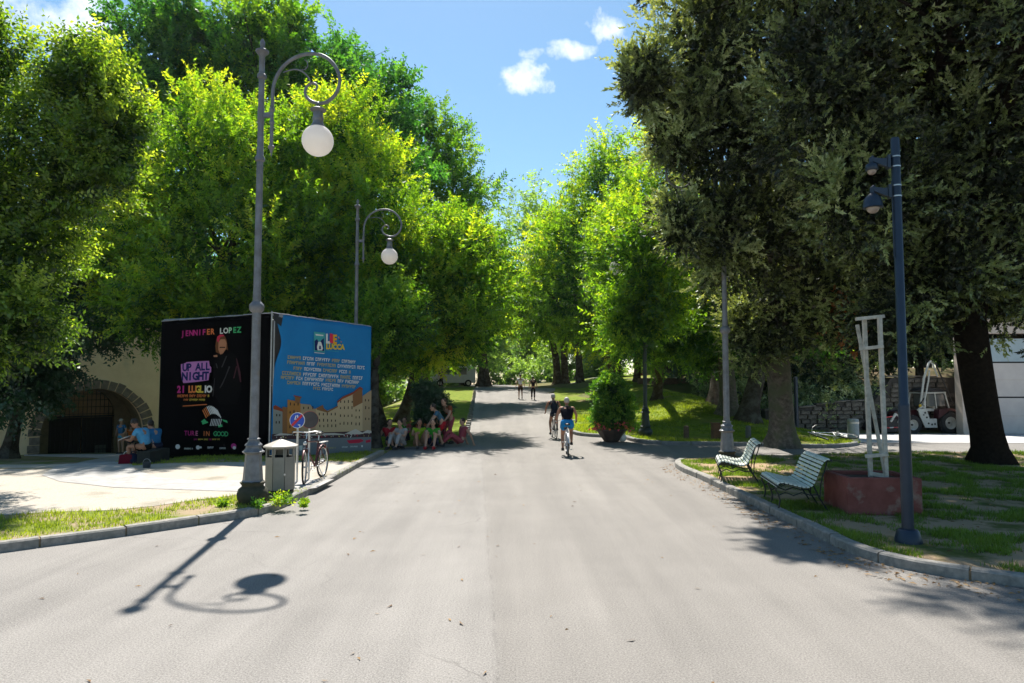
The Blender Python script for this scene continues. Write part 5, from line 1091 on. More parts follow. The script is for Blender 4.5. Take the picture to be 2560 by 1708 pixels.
o = empty('steel_post', gz(14.6, 35.2), 0, 'thin dark metal post in front of the stone wall', 'post'); MB().lathe([(.10, -.1), (.10, 2.9), (.02, 2.92)], n=12).build('shaft', m_navy, o)

# ------------------------------------------------------------------ potted shrubs
m_pot = mat('dark_brown_pot', (.06, .042, .034), .7, (.04, .03, .025), 6, .2); m_flow = leafmat('flower_pink', (.45, .04, .07), (.75, .16, .18), .35, (1.2, .8, .8)); m_flow2 = leafmat('flower_orange', (.5, .12, .03), (.75, .28, .08), .35, (1.2, .9, .6))
def pot(loc, label, seed, mleaf, s=1., topm=None):
    o = empty('potted_shrub', loc, 0, label, 'potted shrub', 'flower pots with shrubs either side of the ramp')
    mb = MB(); mb.lathe([(.26 * s, 0), (.30 * s, .02), (.56 * s, .40 * s), (.62 * s, .43 * s), (.62 * s, .48 * s), (.55 * s, .48 * s), (.50 * s, .42 * s), (.02, .41 * s)], n=8); mb.build('pot', m_pot, o)
    bl = [((loc.x, loc.y, loc.z + 1.05 * s), (.52 * s, .5 * s, .5 * s)), ((loc.x + .02, loc.y, loc.z + 1.6 * s), (.52 * s, .5 * s, .5 * s)), ((loc.x - .1, loc.y, loc.z + 2.05 * s), (.36 * s, .36 * s, .34 * s)), ((loc.x + .22, loc.y, loc.z + 1.3 * s), (.42 * s, .42 * s, .45 * s))]
    cm = crown_mesh('foliage', bl, loc, mleaf, seed, K=12, ll=.075, lw=.036, slen=.20, spr=26, clump=.20, fill=.6, upb=.3); q = piece('foliage', cm, o); q['kind'] = 'stuff'
    mb = MB()
    for i in range(6): a = i * 1.05; mb.tube([(0, 0, .3), (math.cos(a) * .15, math.sin(a) * .15, .9), (math.cos(a) * .35, math.sin(a) * .35, 1.7)], [.02, .014, .008], 5)
    mb.build('stem', m_bark, o)
    rg = np.random.default_rng(seed)
    for nm, mm, n in (('pink_flowers', m_flow, 46), ('orange_flowers', m_flow2, 16)):
        a = rg.uniform(0, 2 * PI, n); pos = np.stack([np.cos(a) * rg.uniform(.45, .72, n), np.sin(a) * rg.uniform(.45, .72, n), .50 + rg.uniform(-.12, .16, n)], 1)
        V, t = sprig_leaves(pos, nrm(pos * np.array([1, 1, .2]) + rg.normal(size=(n, 3)) * .4), np.full(n, .06), 9, .06, .05, rg, np.full(n, .5), .9, 0, True, .8, True); q = piece(nm, np_mesh(nm, V, 4, mm, t), o); q['kind'] = 'stuff'
    rg2 = np.random.default_rng(seed + 1); n = 40; a = rg2.uniform(0, 2 * PI, n); pos = np.stack([np.cos(a) * .5, np.sin(a) * .5, np.full(n, .5)], 1)
    V, t = sprig_leaves(pos, nrm(pos + rg2.normal(size=(n, 3)) * .5), np.full(n, .16), 10, .07, .035, rg2, np.full(n, .5), .9, .3, False, .6, True); q = piece('trailing_leaves', np_mesh('trailing_leaves', V, 4, mleaf, t), o); q['kind'] = 'stuff'
    return o
pot(G(1529, 1104, .02), 'tall green shrub with pink flowers in a dark conical pot right of the ramp', 71, m_mid, .88)
pot(G(1072, 1107, .02), 'dark shrub with red flowers in a pot behind the seated group', 72, m_dark, .78)
o = empty('plastic_bag', G(1556, 1104, .02), .4, 'crumpled white bag leaning on the right flower pot', 'bag'); mb = MB(); mb.sphere((0, 0, .13), (.15, .12, .14), 12, 8); mb.sphere((.05, 0, .27), (.05, .05, .05), 8, 6)
for i, v in enumerate(mb.v): k = 1 + .12 * math.sin(i * 2.7); mb.v[i] = (v[0] * k, v[1] * k, v[2])
mb.build('bag', m_white, o, smooth=True); MB().loop((.06, 0, .31), .04, .006, 'y', 12, 4).build('handle', m_white, o)

# ------------------------------------------------------------------ people
SKIN = mat('skin', (.46, .27, .19), .6, (.42, .24, .165), 9, 0, 0, .3); SKIN2 = mat('tanned_skin', (.36, .18, .11), .6, (.32, .16, .10), 9, 0, 0, .3)
def cl(name, c): return mat('cloth_' + name, c, .85, tuple(x * .75 for x in c), 9, .35, spec=.1)
HAIRD = mat('hair_dark', (.018, .013, .01), .6, (.03, .02, .015), 30, .4); HAIRG = mat('hair_grey', (.45, .42, .38), .6, (.3, .28, .25), 30, .4); HAIRB = mat('hair_brown', (.09, .05, .03), .6, (.05, .03, .02), 30, .4)
SHOE = mat('shoe_dark', (.03, .03, .032), .6); SHOEW = mat('shoe_white', (.5, .5, .5), .6)
def skin_mesh(nodes, edges, root, lv=1):
    ks = list(nodes); ix = {k: i for i, k in enumerate(ks)}; me = bpy.data.meshes.new('body'); me.from_pydata([nodes[k][0] for k in ks], [(ix[a], ix[b]) for a, b in edges], [])
    o = bpy.data.objects.new('body', me); col.objects.link(o); o.modifiers.new('s', 'SKIN')
    for k in ks:
        d = me.skin_vertices[0].data[ix[k]]; r = nodes[k][1]; d.radius = (r, r) if not hasattr(r, '__len__') else r; d.use_root = (k == root)
    u = o.modifiers.new('u', 'SUBSURF'); u.levels = lv; u.render_levels = lv
    dg = bpy.context.evaluated_depsgraph_get(); m2 = bpy.data.meshes.new_from_object(o.evaluated_get(dg)); col.objects.unlink(o); bpy.data.objects.remove(o); return m2
STAND = dict(pel=(0, 0, .93), chest=(0, 0, 1.27), neck=(0, 0, 1.44), head=(0, .02, 1.585), shL=(-.17, 0, 1.38), shR=(.17, 0, 1.38), elL=(-.24, -.02, 1.12), elR=(.24, -.02, 1.12), wrL=(-.27, .05, .88), wrR=(.27, .05, .88),
             hiL=(-.09, 0, .88), hiR=(.09, 0, .88), knL=(-.10, .02, .49), knR=(.10, .02, .49), anL=(-.10, -.02, .09), anR=(.10, -.02, .09))
def person(loc, rz, label, pose=None, s=1., shirt=None, shorts=None, sleeves=.45, legcut=.75, hair=HAIRD, skin=None, shoe=SHOE, group=None, ponytail=False, toe=(0, 1), look=None, cap=None, fat=1.):
    J = {k: Vector(v) for k, v in {**STAND, **(pose or {})}.items()}; skin = skin or SKIN
    o = empty('person', loc, rz, label, 'person', group); o.scale = (s, s, s)
    fw = Vector((toe[0], toe[1], 0)).normalized()
    hd = (J['head'] - J['neck']).normalized()
    N = {'pel': (J['pel'], (.125 * fat, .10 * fat)), 'waist': (J['pel'].lerp(J['chest'], .5), (.115 * fat, .088 * fat)), 'chest': (J['chest'], (.135 * fat, .10)), 'neck': (J['neck'], .055), 'jaw': (J['neck'].lerp(J['head'], .55), .052)}
    E = [('pel', 'waist'), ('waist', 'chest'), ('chest', 'neck'), ('neck', 'jaw')]
    for S in 'LR':
        N['sh' + S] = (J['sh' + S], .062); N['el' + S] = (J['el' + S], .042); N['wr' + S] = (J['wr' + S], .026)
        N['hi' + S] = (J['hi' + S], .088 * fat); N['kn' + S] = (J['kn' + S], .056); N['cf' + S] = (J['kn' + S].lerp(J['an' + S], .35) - fw * .015, .054); N['an' + S] = (J['an' + S], .034)
        f0 = J['an' + S] + Vector((0, 0, -.05)) + fw * .03; N['ft' + S] = (f0 + fw * .05, .034); N['to' + S] = (f0 + fw * .14 + Vector((0, 0, -.012)), .028)
        E += [('chest', 'sh' + S), ('sh' + S, 'el' + S), ('el' + S, 'wr' + S), ('pel', 'hi' + S), ('hi' + S, 'kn' + S), ('kn' + S, 'cf' + S), ('cf' + S, 'an' + S), ('an' + S, 'ft' + S), ('ft' + S, 'to' + S)]
        ad = (J['wr' + S] - J['el' + S]).normalized(); sd = ad.cross(Vector((1, 0, 0)) if abs(ad.x) < .8 else Vector((0, 1, 0))).normalized(); up = sd.cross(ad)
        pm_ = J['wr' + S] + ad * .055; N['pa' + S] = (pm_, (.030, .018)); E.append(('wr' + S, 'pa' + S))
        for q, (off, ln) in enumerate(((-.028, .060), (-.010, .074), (.010, .070), (.027, .056))):
            a = pm_ + ad * .03 + sd * off; b = a + ad * ln * .5 - up * .012; c = b + ad * ln * .35 - up * .025
            for nm, p_, rr in (('f%d' % q, a, .0095), ('g%d' % q, b, .0088), ('h%d' % q, c, .0075)): N[nm + S] = (p_, rr)
            E += [('pa' + S, 'f%d' % q + S), ('f%d' % q + S, 'g%d' % q + S), ('g%d' % q + S, 'h%d' % q + S)]
        N['t0' + S] = (J['wr' + S] + ad * .03 - sd * .035, .011); N['t1' + S] = (J['wr' + S] + ad * .065 - sd * .055 - up * .015, .0095); E += [('wr' + S, 't0' + S), ('t0' + S, 't1' + S)]
    me = skin_mesh(N, E, 'pel', 1); me.materials.clear(); me.materials.append(skin); me.shade_smooth()
    # head joined into the same body mesh
    lk = (look and Vector(look).normalized()) or (fw * .98 + Vector((0, 0, -.1))).normalized(); zt = (hd - lk * hd.dot(lk)).normalized(); xt = lk.cross(zt)
    Rm = Matrix((xt, lk, zt)).transposed(); hm = MB(); H = J['head']
    hm.sphere(H + zt * .025, (.075, .092, .105), 18, 12, rot=Rm); hm.sphere(H + lk * .03 - zt * .055, (.055, .062, .055), 12, 8, rot=Rm)
    hm.sphere(H + lk * .098 - zt * .012, (.014, .020, .024), 8, 6, rot=Rm)
    for sx in (-1, 1): hm.sphere(H + xt * sx * .076 - zt * .005, (.010, .020, .030), 8, 6, rot=Rm)
    hm.box(H + lk * .088 - zt * .055, (.040, .012, .008), rot=Rm, mi=1)
    for sx in (-1, 1): hm.sphere(H + lk * .083 + xt * sx * .030 + zt * .018, (.013, .008, .008), 8, 6, mi=1, rot=Rm)
    h2 = hm.mesh('head', [skin, HAIRD]); bm = bmesh.new(); bm.from_mesh(me); bm.from_mesh(h2); b2 = bpy.data.meshes.new('body'); bm.to_mesh(b2); bm.free(); b2.materials.append(skin); b2.materials.append(mat('eye_and_lip', (.06, .025, .02), .5)); b2.shade_smooth()
    piece('body', b2, o)
    q = MB(); q.sphere(H + zt * .040 - lk * .014, (.084, .096, .100), 16, 10, rot=Rm)
    q.v = [tuple(v) if (Vector(v) - H).dot(lk) < .045 + .35 * (Vector(v) - H).dot(zt) else tuple(Vector(v) - lk * .03 * 1.0 - zt * 0) for v in q.v]
    if ponytail: q.tube([H + zt * .03 - lk * .09, H - lk * .13 - zt * .03, H - lk * .12 - zt * .13], [.028, .026, .008], 8)
    q.build('hair', hair, o, smooth=True)
    if cap: c_ = MB(); c_.sphere(H + zt * .062, (.086, .098, .085), 16, 8, rot=Rm); c_.box(H + lk * .12 + zt * .055, (.12, .09, .012), rot=Rm); c_.build('cap', cap, o, smooth=True)
    g = 1.0
    if shirt:
        NN = {'pel': (J['pel'].lerp(J['chest'], .0) + Vector((0, 0, .0)), (.142 * fat, .118 * fat)), 'waist': (N['waist'][0], (.135 * fat, .108 * fat)), 'chest': (J['chest'], (.150 * fat, .116)), 'nb': (J['chest'].lerp(J['neck'], .72), .075)}
        EE = [('pel', 'waist'), ('waist', 'chest'), ('chest', 'nb')]
        for S in 'LR':
            NN['sh' + S] = (J['sh' + S], .074); EE.append(('chest', 'sh' + S))
            if sleeves > 0: NN['sl' + S] = (J['sh' + S].lerp(J['el' + S], sleeves * 1.0), .060); EE.append(('sh' + S, 'sl' + S))
            if sleeves > 1: pass
        m2 = skin_mesh(NN, EE, 'pel', 2 if s > 99 else 1); m2.materials.clear(); m2.materials.append(shirt); m2.shade_smooth(); piece('shirt', m2, o)
    if shorts:
        NN = {'w': (J['pel'].lerp(J['chest'], .12), (.140 * fat, .116 * fat)), 'pel': (J['pel'] - (J['chest'] - J['pel']) * .05, (.142 * fat, .122 * fat))}; EE = [('w', 'pel')]
        for S in 'LR':
            NN['hi' + S] = (J['hi' + S], .104 * fat); EE.append(('pel', 'hi' + S))
            if legcut <= 1: NN['kn' + S] = (J['hi' + S].lerp(J['kn' + S], legcut), .086 * fat); EE.append(('hi' + S, 'kn' + S))
            else: NN['kn' + S] = (J['kn' + S], .070 * fat); NN['an' + S] = (J['kn' + S].lerp(J['an' + S], .9), .058); EE += [('hi' + S, 'kn' + S), ('kn' + S, 'an' + S)]
        m2 = skin_mesh(NN, EE, 'pel', 2 if s > 99 else 1); m2.materials.clear(); m2.materials.append(shorts); m2.shade_smooth(); piece('trousers' if legcut > 1 else 'shorts', m2, o)
    for S in 'LR':
        f0 = J['an' + S] + Vector((0, 0, -.05)) + fw * .06; Rf = Matrix.Rotation(math.atan2(-fw.x, fw.y), 3, 'Z'); mb = MB(); mb.sphere(f0, (.048, .135, .045), 14, 8, rot=Rf); mb.box(f0 + Vector((0, 0, -.032)), (.078, .24, .022), rot=Rf); mb.build('shoe', shoe, o, smooth=True)
    return o
# two walkers near the crest (backs to the camera)
WALK1 = dict(knL=(-.09, .10, .50), anL=(-.09, .12, .10), knR=(.10, -.02, .49), anR=(.10, -.20, .13), elL=(-.26, -.04, 1.14), wrL=(-.30, -.02, .90), elR=(.25, .02, 1.14), wrR=(.28, .12, .92))
person(G(1301, 998, .01), R(4), 'person walking uphill in a loose white t-shirt and brown shorts, left of the pair', WALK1, 1.0, cl('white_tee', (.72, .72, .76)), cl('brown', (.06, .04, .03)), .55, .95, group='walkers near the crest', fat=1.05)
person(G(1333, 1000, .01), R(-3), 'person walking uphill in a dark top and long black trousers, right of the pair', {**WALK1, 'knR': (.09, .10, .50), 'anR': (.09, .12, .1), 'knL': (-.1, -.02, .49), 'anL': (-.1, -.2, .13)}, .93, cl('black_top', (.03, .02, .025)), cl('black', (.015, .015, .015)), .5, 1.5, group='walkers near the crest', hair=HAIRD)
# cyclists riding away
RIDE = dict(pel=(0, -.20, 1.00), chest=(0, .04, 1.30), neck=(0, .11, 1.44), head=(0, .17, 1.57), shL=(-.185, .06, 1.40), shR=(.185, .06, 1.40), elL=(-.285, .12, 1.18), elR=(.285, .12, 1.18), wrL=(-.285, .24, 1.035), wrR=(.285, .24, 1.035),
            hiL=(-.095, -.18, .95), hiR=(.095, -.18, .95), knL=(-.13, .14, .60), knR=(.13, .20, .72), anL=(-.13, -.02, .24), anR=(.13, .03, .40))
def rider(x, y, rz, s, label, blabel, fr, **kw):
    p = G(x, y, .0); o = bicycle(p, rz, blabel, fr, 0, group='bicycles being ridden up the road'); o.scale = (s, s, s); person(p, rz, label, RIDE, s, group='cyclists riding up the road', **kw)
rider(1418, 1139, R(-2), .97, 'nearer cyclist with grey hair in a black vest and bright blue shorts', 'bicycle ridden by the cyclist in bright blue shorts', m_wframe, shirt=cl('black_vest', (.012, .010, .014)), shorts=cl('bright_blue', (.02, .22, .50)), sleeves=0, legcut=.55, hair=HAIRG, skin=SKIN2, fat=1.22)
rider(1385, 1096, R(5), .93, 'farther cyclist in a dark strappy top and dark shorts with bare shoulders', 'bicycle ridden by the cyclist in the dark strappy top', m_kframe, shirt=cl('dark_navy', (.02, .024, .035)), shorts=cl('dark_navy', (.02, .024, .035)), sleeves=0, legcut=.35, hair=HAIRG, skin=SKIN2, cap=cl('pale_cap', (.5, .45, .42)), fat=1.0)
# seated people
SIT = dict(pel=(0, 0, .13), chest=(0, .03, .45), neck=(0, .08, .61), head=(0, .12, .75), shL=(-.17, .05, .55), shR=(.17, .05, .55), elL=(-.23, .22, .38), elR=(.23, .22, .38), wrL=(-.13, .40, .44), wrR=(.13, .40, .44),
           hiL=(-.09, .04, .12), hiR=(.09, .04, .12), knL=(-.13, .40, .46), knR=(.13, .40, .46), anL=(-.13, .58, .09), anR=(.13, .58, .09))
LEAN = {**SIT, 'chest': (0, -.10, .43), 'neck': (0, -.10, .59), 'head': (0, -.06, .73), 'shL': (-.17, -.1, .54), 'shR': (.17, -.1, .54), 'elL': (-.26, -.22, .33), 'elR': (.26, -.22, .33), 'wrL': (-.24, -.34, .06), 'wrR': (.24, -.34, .06), 'knL': (-.12, .40, .34), 'anL': (-.12, .72, .09)}
BENCH = dict(pel=(0, 0, .50), chest=(0, .16, .80), neck=(0, .26, .93), head=(0, .35, 1.05), shL=(-.17, .18, .89), shR=(.17, .18, .89), elL=(-.20, .30, .64), elR=(.20, .30, .64), wrL=(-.10, .50, .66), wrR=(.10, .50, .66),
             hiL=(-.09, .04, .49), hiR=(.09, .04, .49), knL=(-.12, .43, .50), knR=(.12, .43, .50), anL=(-.12, .40, .09), anR=(.12, .46, .09))
red_, grn_, yg_, blu_, org_, gry_, nvy_, pnk_, lbl_ = cl('red', (.40, .02, .03)), cl('green', (.05, .30, .03)), cl('yellow_green', (.26, .42, .02)), cl('dusty_blue', (.05, .13, .20)), cl('orange', (.55, .13, .02)), cl('light_grey', (.38, .36, .36)), cl('navy', (.02, .03, .07)), cl('faded_red', (.38, .08, .10)), cl('light_blue', (.10, .36, .62))
GRP = 'people resting on the ground beside the left flower pot'
for x, y, rz, pz, sh, so_, s, lab, kw in (
    (975, 1116, -150, LEAN, red_, nvy_, 1.0, 'seated person in a red t-shirt leaning back, leftmost of the group on the ground', {}),
    (1004, 1119, 160, SIT, gry_, gry_, 1.0, 'seated person in pale grey clothes hugging the knees, next to the red shirt', dict(legcut=1.5)),
    (1047, 1117, -165, SIT, yg_, cl('tan', (.3, .2, .13)), 1.0, 'seated person in a yellow green t-shirt with bare tanned legs', dict(skin=SKIN2)),
    (1084, 1118, 175, SIT, grn_, nvy_, 1.0, 'seated person in a bright green t-shirt with red shoes, middle of the group', dict(shoe=cl('red_shoe', (.4, .03, .04)))),
    (1014, 1105, 170, SIT, grn_, nvy_, .95, 'person in a dark green top sitting behind the grey clothed one', dict(hair=HAIRB)),
    (1152, 1112, 120, LEAN, pnk_, pnk_, 1.0, 'person in faded red clothes sitting at the right end of the group', dict(legcut=1.5)),
    ):
    person(G(x, y, .03), R(rz), lab, pz, s, sh, so_, group=GRP, **kw)
STOOP = dict(pel=(0, -.05, .80), chest=(0, .14, 1.06), neck=(0, .22, 1.18), head=(0, .29, 1.29), shL=(-.17, .16, 1.13), shR=(.17, .16, 1.13), elL=(-.23, .30, .92), elR=(.23, .30, .92), wrL=(-.15, .42, .74), wrR=(.15, .42, .74), hiL=(-.09, -.04, .76), hiR=(.09, -.04, .76), knL=(-.12, .12, .44), knR=(.12, .12, .44), anL=(-.12, -.02, .09), anR=(.12, -.02, .09))
person(G(1104, 1116, .02), R(100), 'person stooping in a dusty blue t-shirt and red shorts beside the seated group', STOOP, .95, blu_, red_, .6, .8, group=GRP)
person(G(1122, 1108, .02), R(150), 'person in an orange red t-shirt standing behind the stooping one', STOOP, 1.05, cl('rust', (.32, .07, .03)), pnk_, .6, 1.5, group=GRP, hair=HAIRB)
for x, y, c_, m_, lab in ((992, 1118, 0, m_black, 'dark rucksack on the ground in front of the red shirted person'), (1070, 1116, 1, gry_, 'grey and pink bag on the ground among the seated group')):
    o = empty('bag', G(x, y, .03), .5, lab, 'bag'); mb = MB(); mb.sphere((0, 0, .12), (.19, .13, .15), 14, 8); mb.build('bag_body', m_, o, smooth=True); MB().loop((0, 0, .27), .05, .012, 'y', 12, 5).build('strap', m_, o); MB().box((0, -.12, .10), (.18, .05, .12)).build('front_pocket', m_, o)
# people by the gateway and the reader
person(G(301, 1135, .02), R(170), 'person standing before the gateway in a blue top and light blue skirt with a cap', {**STAND, 'elL': (-.27, -.02, 1.14), 'wrL': (-.20, .10, .98), 'elR': (.27, -.02, 1.14), 'wrR': (.20, .10, .98)}, .97, cl('mid_blue', (.03, .16, .34)), cl('sky_blue', (.08, .36, .50)), .6, .42, group='people by the gateway', cap=cl('pale_cap', (.5, .45, .42)), shoe=SHOE, fat=1.1)
person(G(325, 1133, .02), R(20), 'child in an orange t-shirt seen from behind near the gateway', None, .84, org_, nvy_, .6, .8, group='people by the gateway', hair=HAIRD)
person(G(357, 1132, .02), R(200), 'person in dull blue standing in the shade right of the orange t-shirt', None, .98, cl('dull_blue', (.04, .12, .18)), nvy_, .6, 1.5, group='people by the gateway')
rp = G(366, 1166, .03); rz_ = R(82)
person(rp, rz_, 'seated reader in a light blue t-shirt and black shorts bent over an open book', BENCH, 1.0, lbl_, cl('black', (.015, .015, .015)), .55, .45, hair=HAIRD, shoe=SHOEW, skin=SKIN2, look=(0, .75, -.65), fat=1.1)
fwd = Vector((-math.sin(rz_), math.cos(rz_), 0))
bk2 = empty('book', rp + fwd * .56 + Vector((0, 0, .70)), rz_, 'open book with white pages held by the seated reader', 'book')
for s in (-1, 1):
    mb = MB(); mb.box((s * .085, 0, 0), (.165, .24, .016), rot=Matrix.Rotation(R(-22), 3, 'X') @ Matrix.Rotation(R(6 * s), 3, 'Y')); mb.build('page', mat('paper', (.65, .62, .6), .8), bk2)
se = empty('low_block_seat', rp + Vector((0, 0, -.1)), rz_, 'low dark stone block that the reader sits on beside the hoarding', 'seat'); MB().box((0, -.06, .24), (.42, .34, .44)).build('block', mat('dark_stone_seat', (.03, .035, .03), .9, (.02, .02, .02), 5, .4), se); MB().box((0, -.06, .475), (.46, .38, .03)).build('seat_slab', MATS['dark_stone_seat'], se)
for x, y, rz, sh, lab in ((392, 1158, 60, cl('mid_blue', (.03, .16, .34)), 'seated person in blue half hidden by the left edge of the black poster'), (388, 1143, 100, cl('mauve', (.25, .18, .26)), 'seated person in a pale mauve top farther behind the black poster edge')):
    q = G(x, y, .02); person(q, R(rz), lab, BENCH, .95, sh, nvy_, .6, .8, group='people sitting beside the hoarding'); s_ = empty('low_block_seat', q, R(rz), 'low block under the ' + lab.split(' half')[0].split(' farther')[0], 'seat'); MB().box((0, -.06, .2), (.4, .34, .38)).build('block', MATS['dark_stone_seat'], s_)
o = empty('bag', G(315, 1168, .03), .3, 'dark red shopping bag standing on the path beside the reader', 'bag'); mb = MB(); mb.prism([(-.17, 0), (.15, 0), (.13, .30), (.02, .33), (-.14, .30)], -.08, .08); mb.build('bag_body', cl('dark_red', (.16, .01, .025)), o); MB().loop((0, 0, .32), .06, .008, 'y', 14, 4).build('handle', m_white, o)
o = empty('bag', G(331, 1167, .03), .1, 'navy bag between the red bag and the reader feet', 'bag'); mb = MB(); mb.sphere((0, 0, .16), (.16, .13, .18), 12, 8); mb.build('bag_body', nvy_, o, smooth=True); MB().loop((0, 0, .33), .05, .01, 'y', 12, 4).build('handle', nvy_, o)
o = empty('bucket', G(366, 1178, .03), 0, 'small dark bucket on the ground below the reader', 'bucket'); MB().lathe([(.07, 0), (.09, .20), (.095, .20), (.095, .21), (.08, .21), (.062, .02)], n=16).build('pail', mat('blue_black_plastic', (.02, .035, .05), .5), o, smooth=True); MB().loop((0, 0, .2), .085, .005, 'y', 14, 4).build('handle', m_steel, o)
o = empty('bottle', G(558, 1170, .03), 0, 'crushed blue bottle on the gravel in front of the poster', 'bottle'); MB().tube([(0, 0, .03), (.16, .03, .03)], [.03, .028], 10).build('bottle_body', mat('blue_plastic', (.02, .15, .5), .3), o); MB().tube([(.16, .03, .03), (.2, .038, .03)], [.012, .012], 8).build('cap', m_white, o)

# ------------------------------------------------------------------ tractor
m_tw = mat('tractor_white', (.52, .52, .48), .45, (.40, .40, .37), 4); m_tr = mat('tractor_red', (.055, .010, .016), .4, (.035, .008, .010), 4); m_glass = mat('cab_glass', (.10, .11, .11), .08, (.08, .09, .09), 2, 0, 0, .9)
TO = Vector(P(2304, 1083, 36.2)); TO.z = T(TO.x, TO.y) + .012; tr = empty('tractor', TO, R(6), 'small pale tractor with a folded boom parked beside the garage', 'tractor'); tr.scale = (1.1, 1.1, 1.1)
def wheel(x, y, r, w_, label=None):
    e = bpy.data.objects.new('wheel', None); col.objects.link(e); e.parent = tr; e.location = (x, y, r)
    mb = MB(); prof = [(r * .56, -w_ / 2), (r * .9, -w_ / 2), (r * .985, -w_ * .3), (r, 0), (r * .985, w_ * .3), (r * .9, w_ / 2), (r * .56, w_ / 2), (r * .56, -w_ / 2)]; mb.lathe(prof, n=40, cap=False)
    for i in range(18):
        a = 2 * PI * i / 18
        for s in (-1, 1): mb.box((r * .99 * math.cos(a + s * .05), r * .99 * math.sin(a + s * .05), s * w_ * .22), (.05, .05, w_ * .45), rot=Matrix.Rotation(a, 3, 'Z') @ Matrix.Rotation(s * .5, 3, 'X'))
    for i, v in enumerate(mb.v): mb.v[i] = (v[0], v[2], v[1])
    mb.build('tyre', m_rubber, e)
    mb = MB(); mb.lathe([(.02, -.02), (r * .18, -.02), (r * .2, .0), (r * .42, .04), (r * .54, -w_ * .42), (r * .57, -w_ * .46), (r * .57, w_ * .46), (r * .5, w_ * .4), (.02, w_ * .3)], n=28)
    for i, v in enumerate(mb.v): mb.v[i] = (v[0], v[2], v[1])
    mb.build('rim', m_tw, e, smooth=True); mb = MB(); mb.tube([(0, -.06, 0), (0, 0, 0)], [.045, .055], 10); mb.build('hub', m_black, e)
for y in (-.62, .55): wheel(.92, y, .52, .34); wheel(-.95, y, .44, .28)
mb = MB(); mb.prism([(-1.55, .62), (-1.5, 1.02), (-.35, 1.14), (-.2, .62)], -.30, .24); mb.build('bonnet', m_tr, tr)
mb = MB(); mb.box((0, -.03, .52), (2.2, .34, .3)); mb.build('chassis', m_black, tr)
mb = MB(); mb.prism([(-.62, 1.18), (-.2, 1.18), (-.05, .72), (.3, .72), (.32, .30), (-.28, .30), (-.52, .82)], -.66, -.60); mb.build('side_frame', m_tw, tr)
for (x, z, r_) in ((-.28, 1.0, .05), (-.2, .78, .05), (-.12, .5, .05), (.05, .45, .05), (.2, .47, .05), (-.35, .9, .035)):
    mb = MB(); mb.prism([(x + r_ * math.cos(a * PI / 5), z + r_ * math.sin(a * PI / 5)) for a in range(10)], -.668, -.664); mb.build('frame_hole', m_black, tr)
mb = MB(); mb.prism([(.35, 1.15), (.30, .72), (.9, 1.12), (1.35, 1.02), (1.38, 1.10), (.95, 1.22)], -.78, -.45); mb.prism([(.35, 1.15), (.30, .72), (.9, 1.12), (1.35, 1.02), (1.38, 1.10), (.95, 1.22)], .38, .7); mb.build('mudguard', m_tr, tr)
mb = MB()
for y in (-.52, .46):
    mb.tube([(-.30, y, 1.15), (-.18, y, 1.93)], .035, 8); mb.tube([(1.05, y, 1.2), (.86, y, 1.95)], .035, 8); mb.tube([(.42, y, 1.2), (.35, y, 1.93)], .025, 8); mb.tube([(-.18, y, 1.92), (.9, y, 1.95)], .045, 8)
mb.tube([(-.18, -.52, 1.92), (-.18, .46, 1.92)], .03, 8); mb.tube([(.88, -.52, 1.95), (.88, .46, 1.95)], .03, 8); mb.build('cab_frame', m_tw, tr)
MB().box((.42, -.03, 1.58), (.92, .9, .56)).build('cab_glass', m_glass, tr); mb = MB(); mb.prism([(-.22, 2.0), (-.1, 2.12), (.5, 2.16), (.98, 2.05), (1.0, 1.99)], -.58, .52); mb.build('cab_roof', m_black, tr)
mb = MB(); mb.box((.28, -.1, 1.12), (.4, .4, .12)); mb.box((.46, -.1, 1.4), (.12, .4, .5)); mb.build('seat', m_white, tr)
mb = MB(); mb.tube([(-.38, -.5, 1.35), (-.16, -.5, 2.6), (.12, -.5, 3.35), (.22, -.5, 3.42), (.32, -.5, 3.3), (.55, -.5, 2.7)], [.05, .05, .05, .055, .045, .03], 8); mb.tube([(-.30, -.62, 1.35), (-.02, -.62, 2.5), (.05, -.62, 3.0)], .035, 8); mb.build('boom', m_tw, tr, smooth=True)
mb = MB(); mb.tube([(.25, -.56, 3.48), (.4, -.56, 3.35), (.95, -.56, 2.1), (1.25, -.56, 1.4)], [.03, .035, .035, .02], 6); mb.tube([(-.6, -.55, 1.2), (-.2, -.55, 1.7)], .03, 6); mb.build('hydraulic_arm', m_black, tr)
mb = MB(); mb.tube([(-.62, -.6, 1.12), (-.35, -.6, 1.3), (-.28, -.6, 1.2)], .04, 8); mb.tube([(-.24, -.6, 1.12), (-.22, -.6, 1.55)], .045, 8); mb.build('control_post', m_tw, tr)
MB().sphere((-.45, -.58, 1.33), (.07, .06, .08), 10, 8).build('beacon', mat('amber', (.6, .4, .03), .4), tr)
mb = MB(); mb.prism([(-2.6, .25), (-2.3, .75), (-1.6, .72), (-1.55, .3), (-1.8, .12), (-2.5, .12)], -.75, .7); mb.build('front_implement', m_black, tr); mb = MB(); mb.tube([(-2.6, -.8, .32), (-1.5, -.8, .34)], .03, 6); mb.tube([(-2.55, -.8, .78), (-2.0, -.8, .85)], .025, 6); mb.build('warning_bar', mat('red_white_bar', (.5, .06, .06), .6, (.6, .58, .55), 3, thr=(.49, .51)), tr)
mb = MB(); mb.tube([(-2.1, -.78, .6), (-1.85, -.78, .95), (-1.6, -.78, .8), (-1.75, -.78, .55)], [.05, .07, .06, .04], 8); mb.build('lift_arm', m_tw, tr)

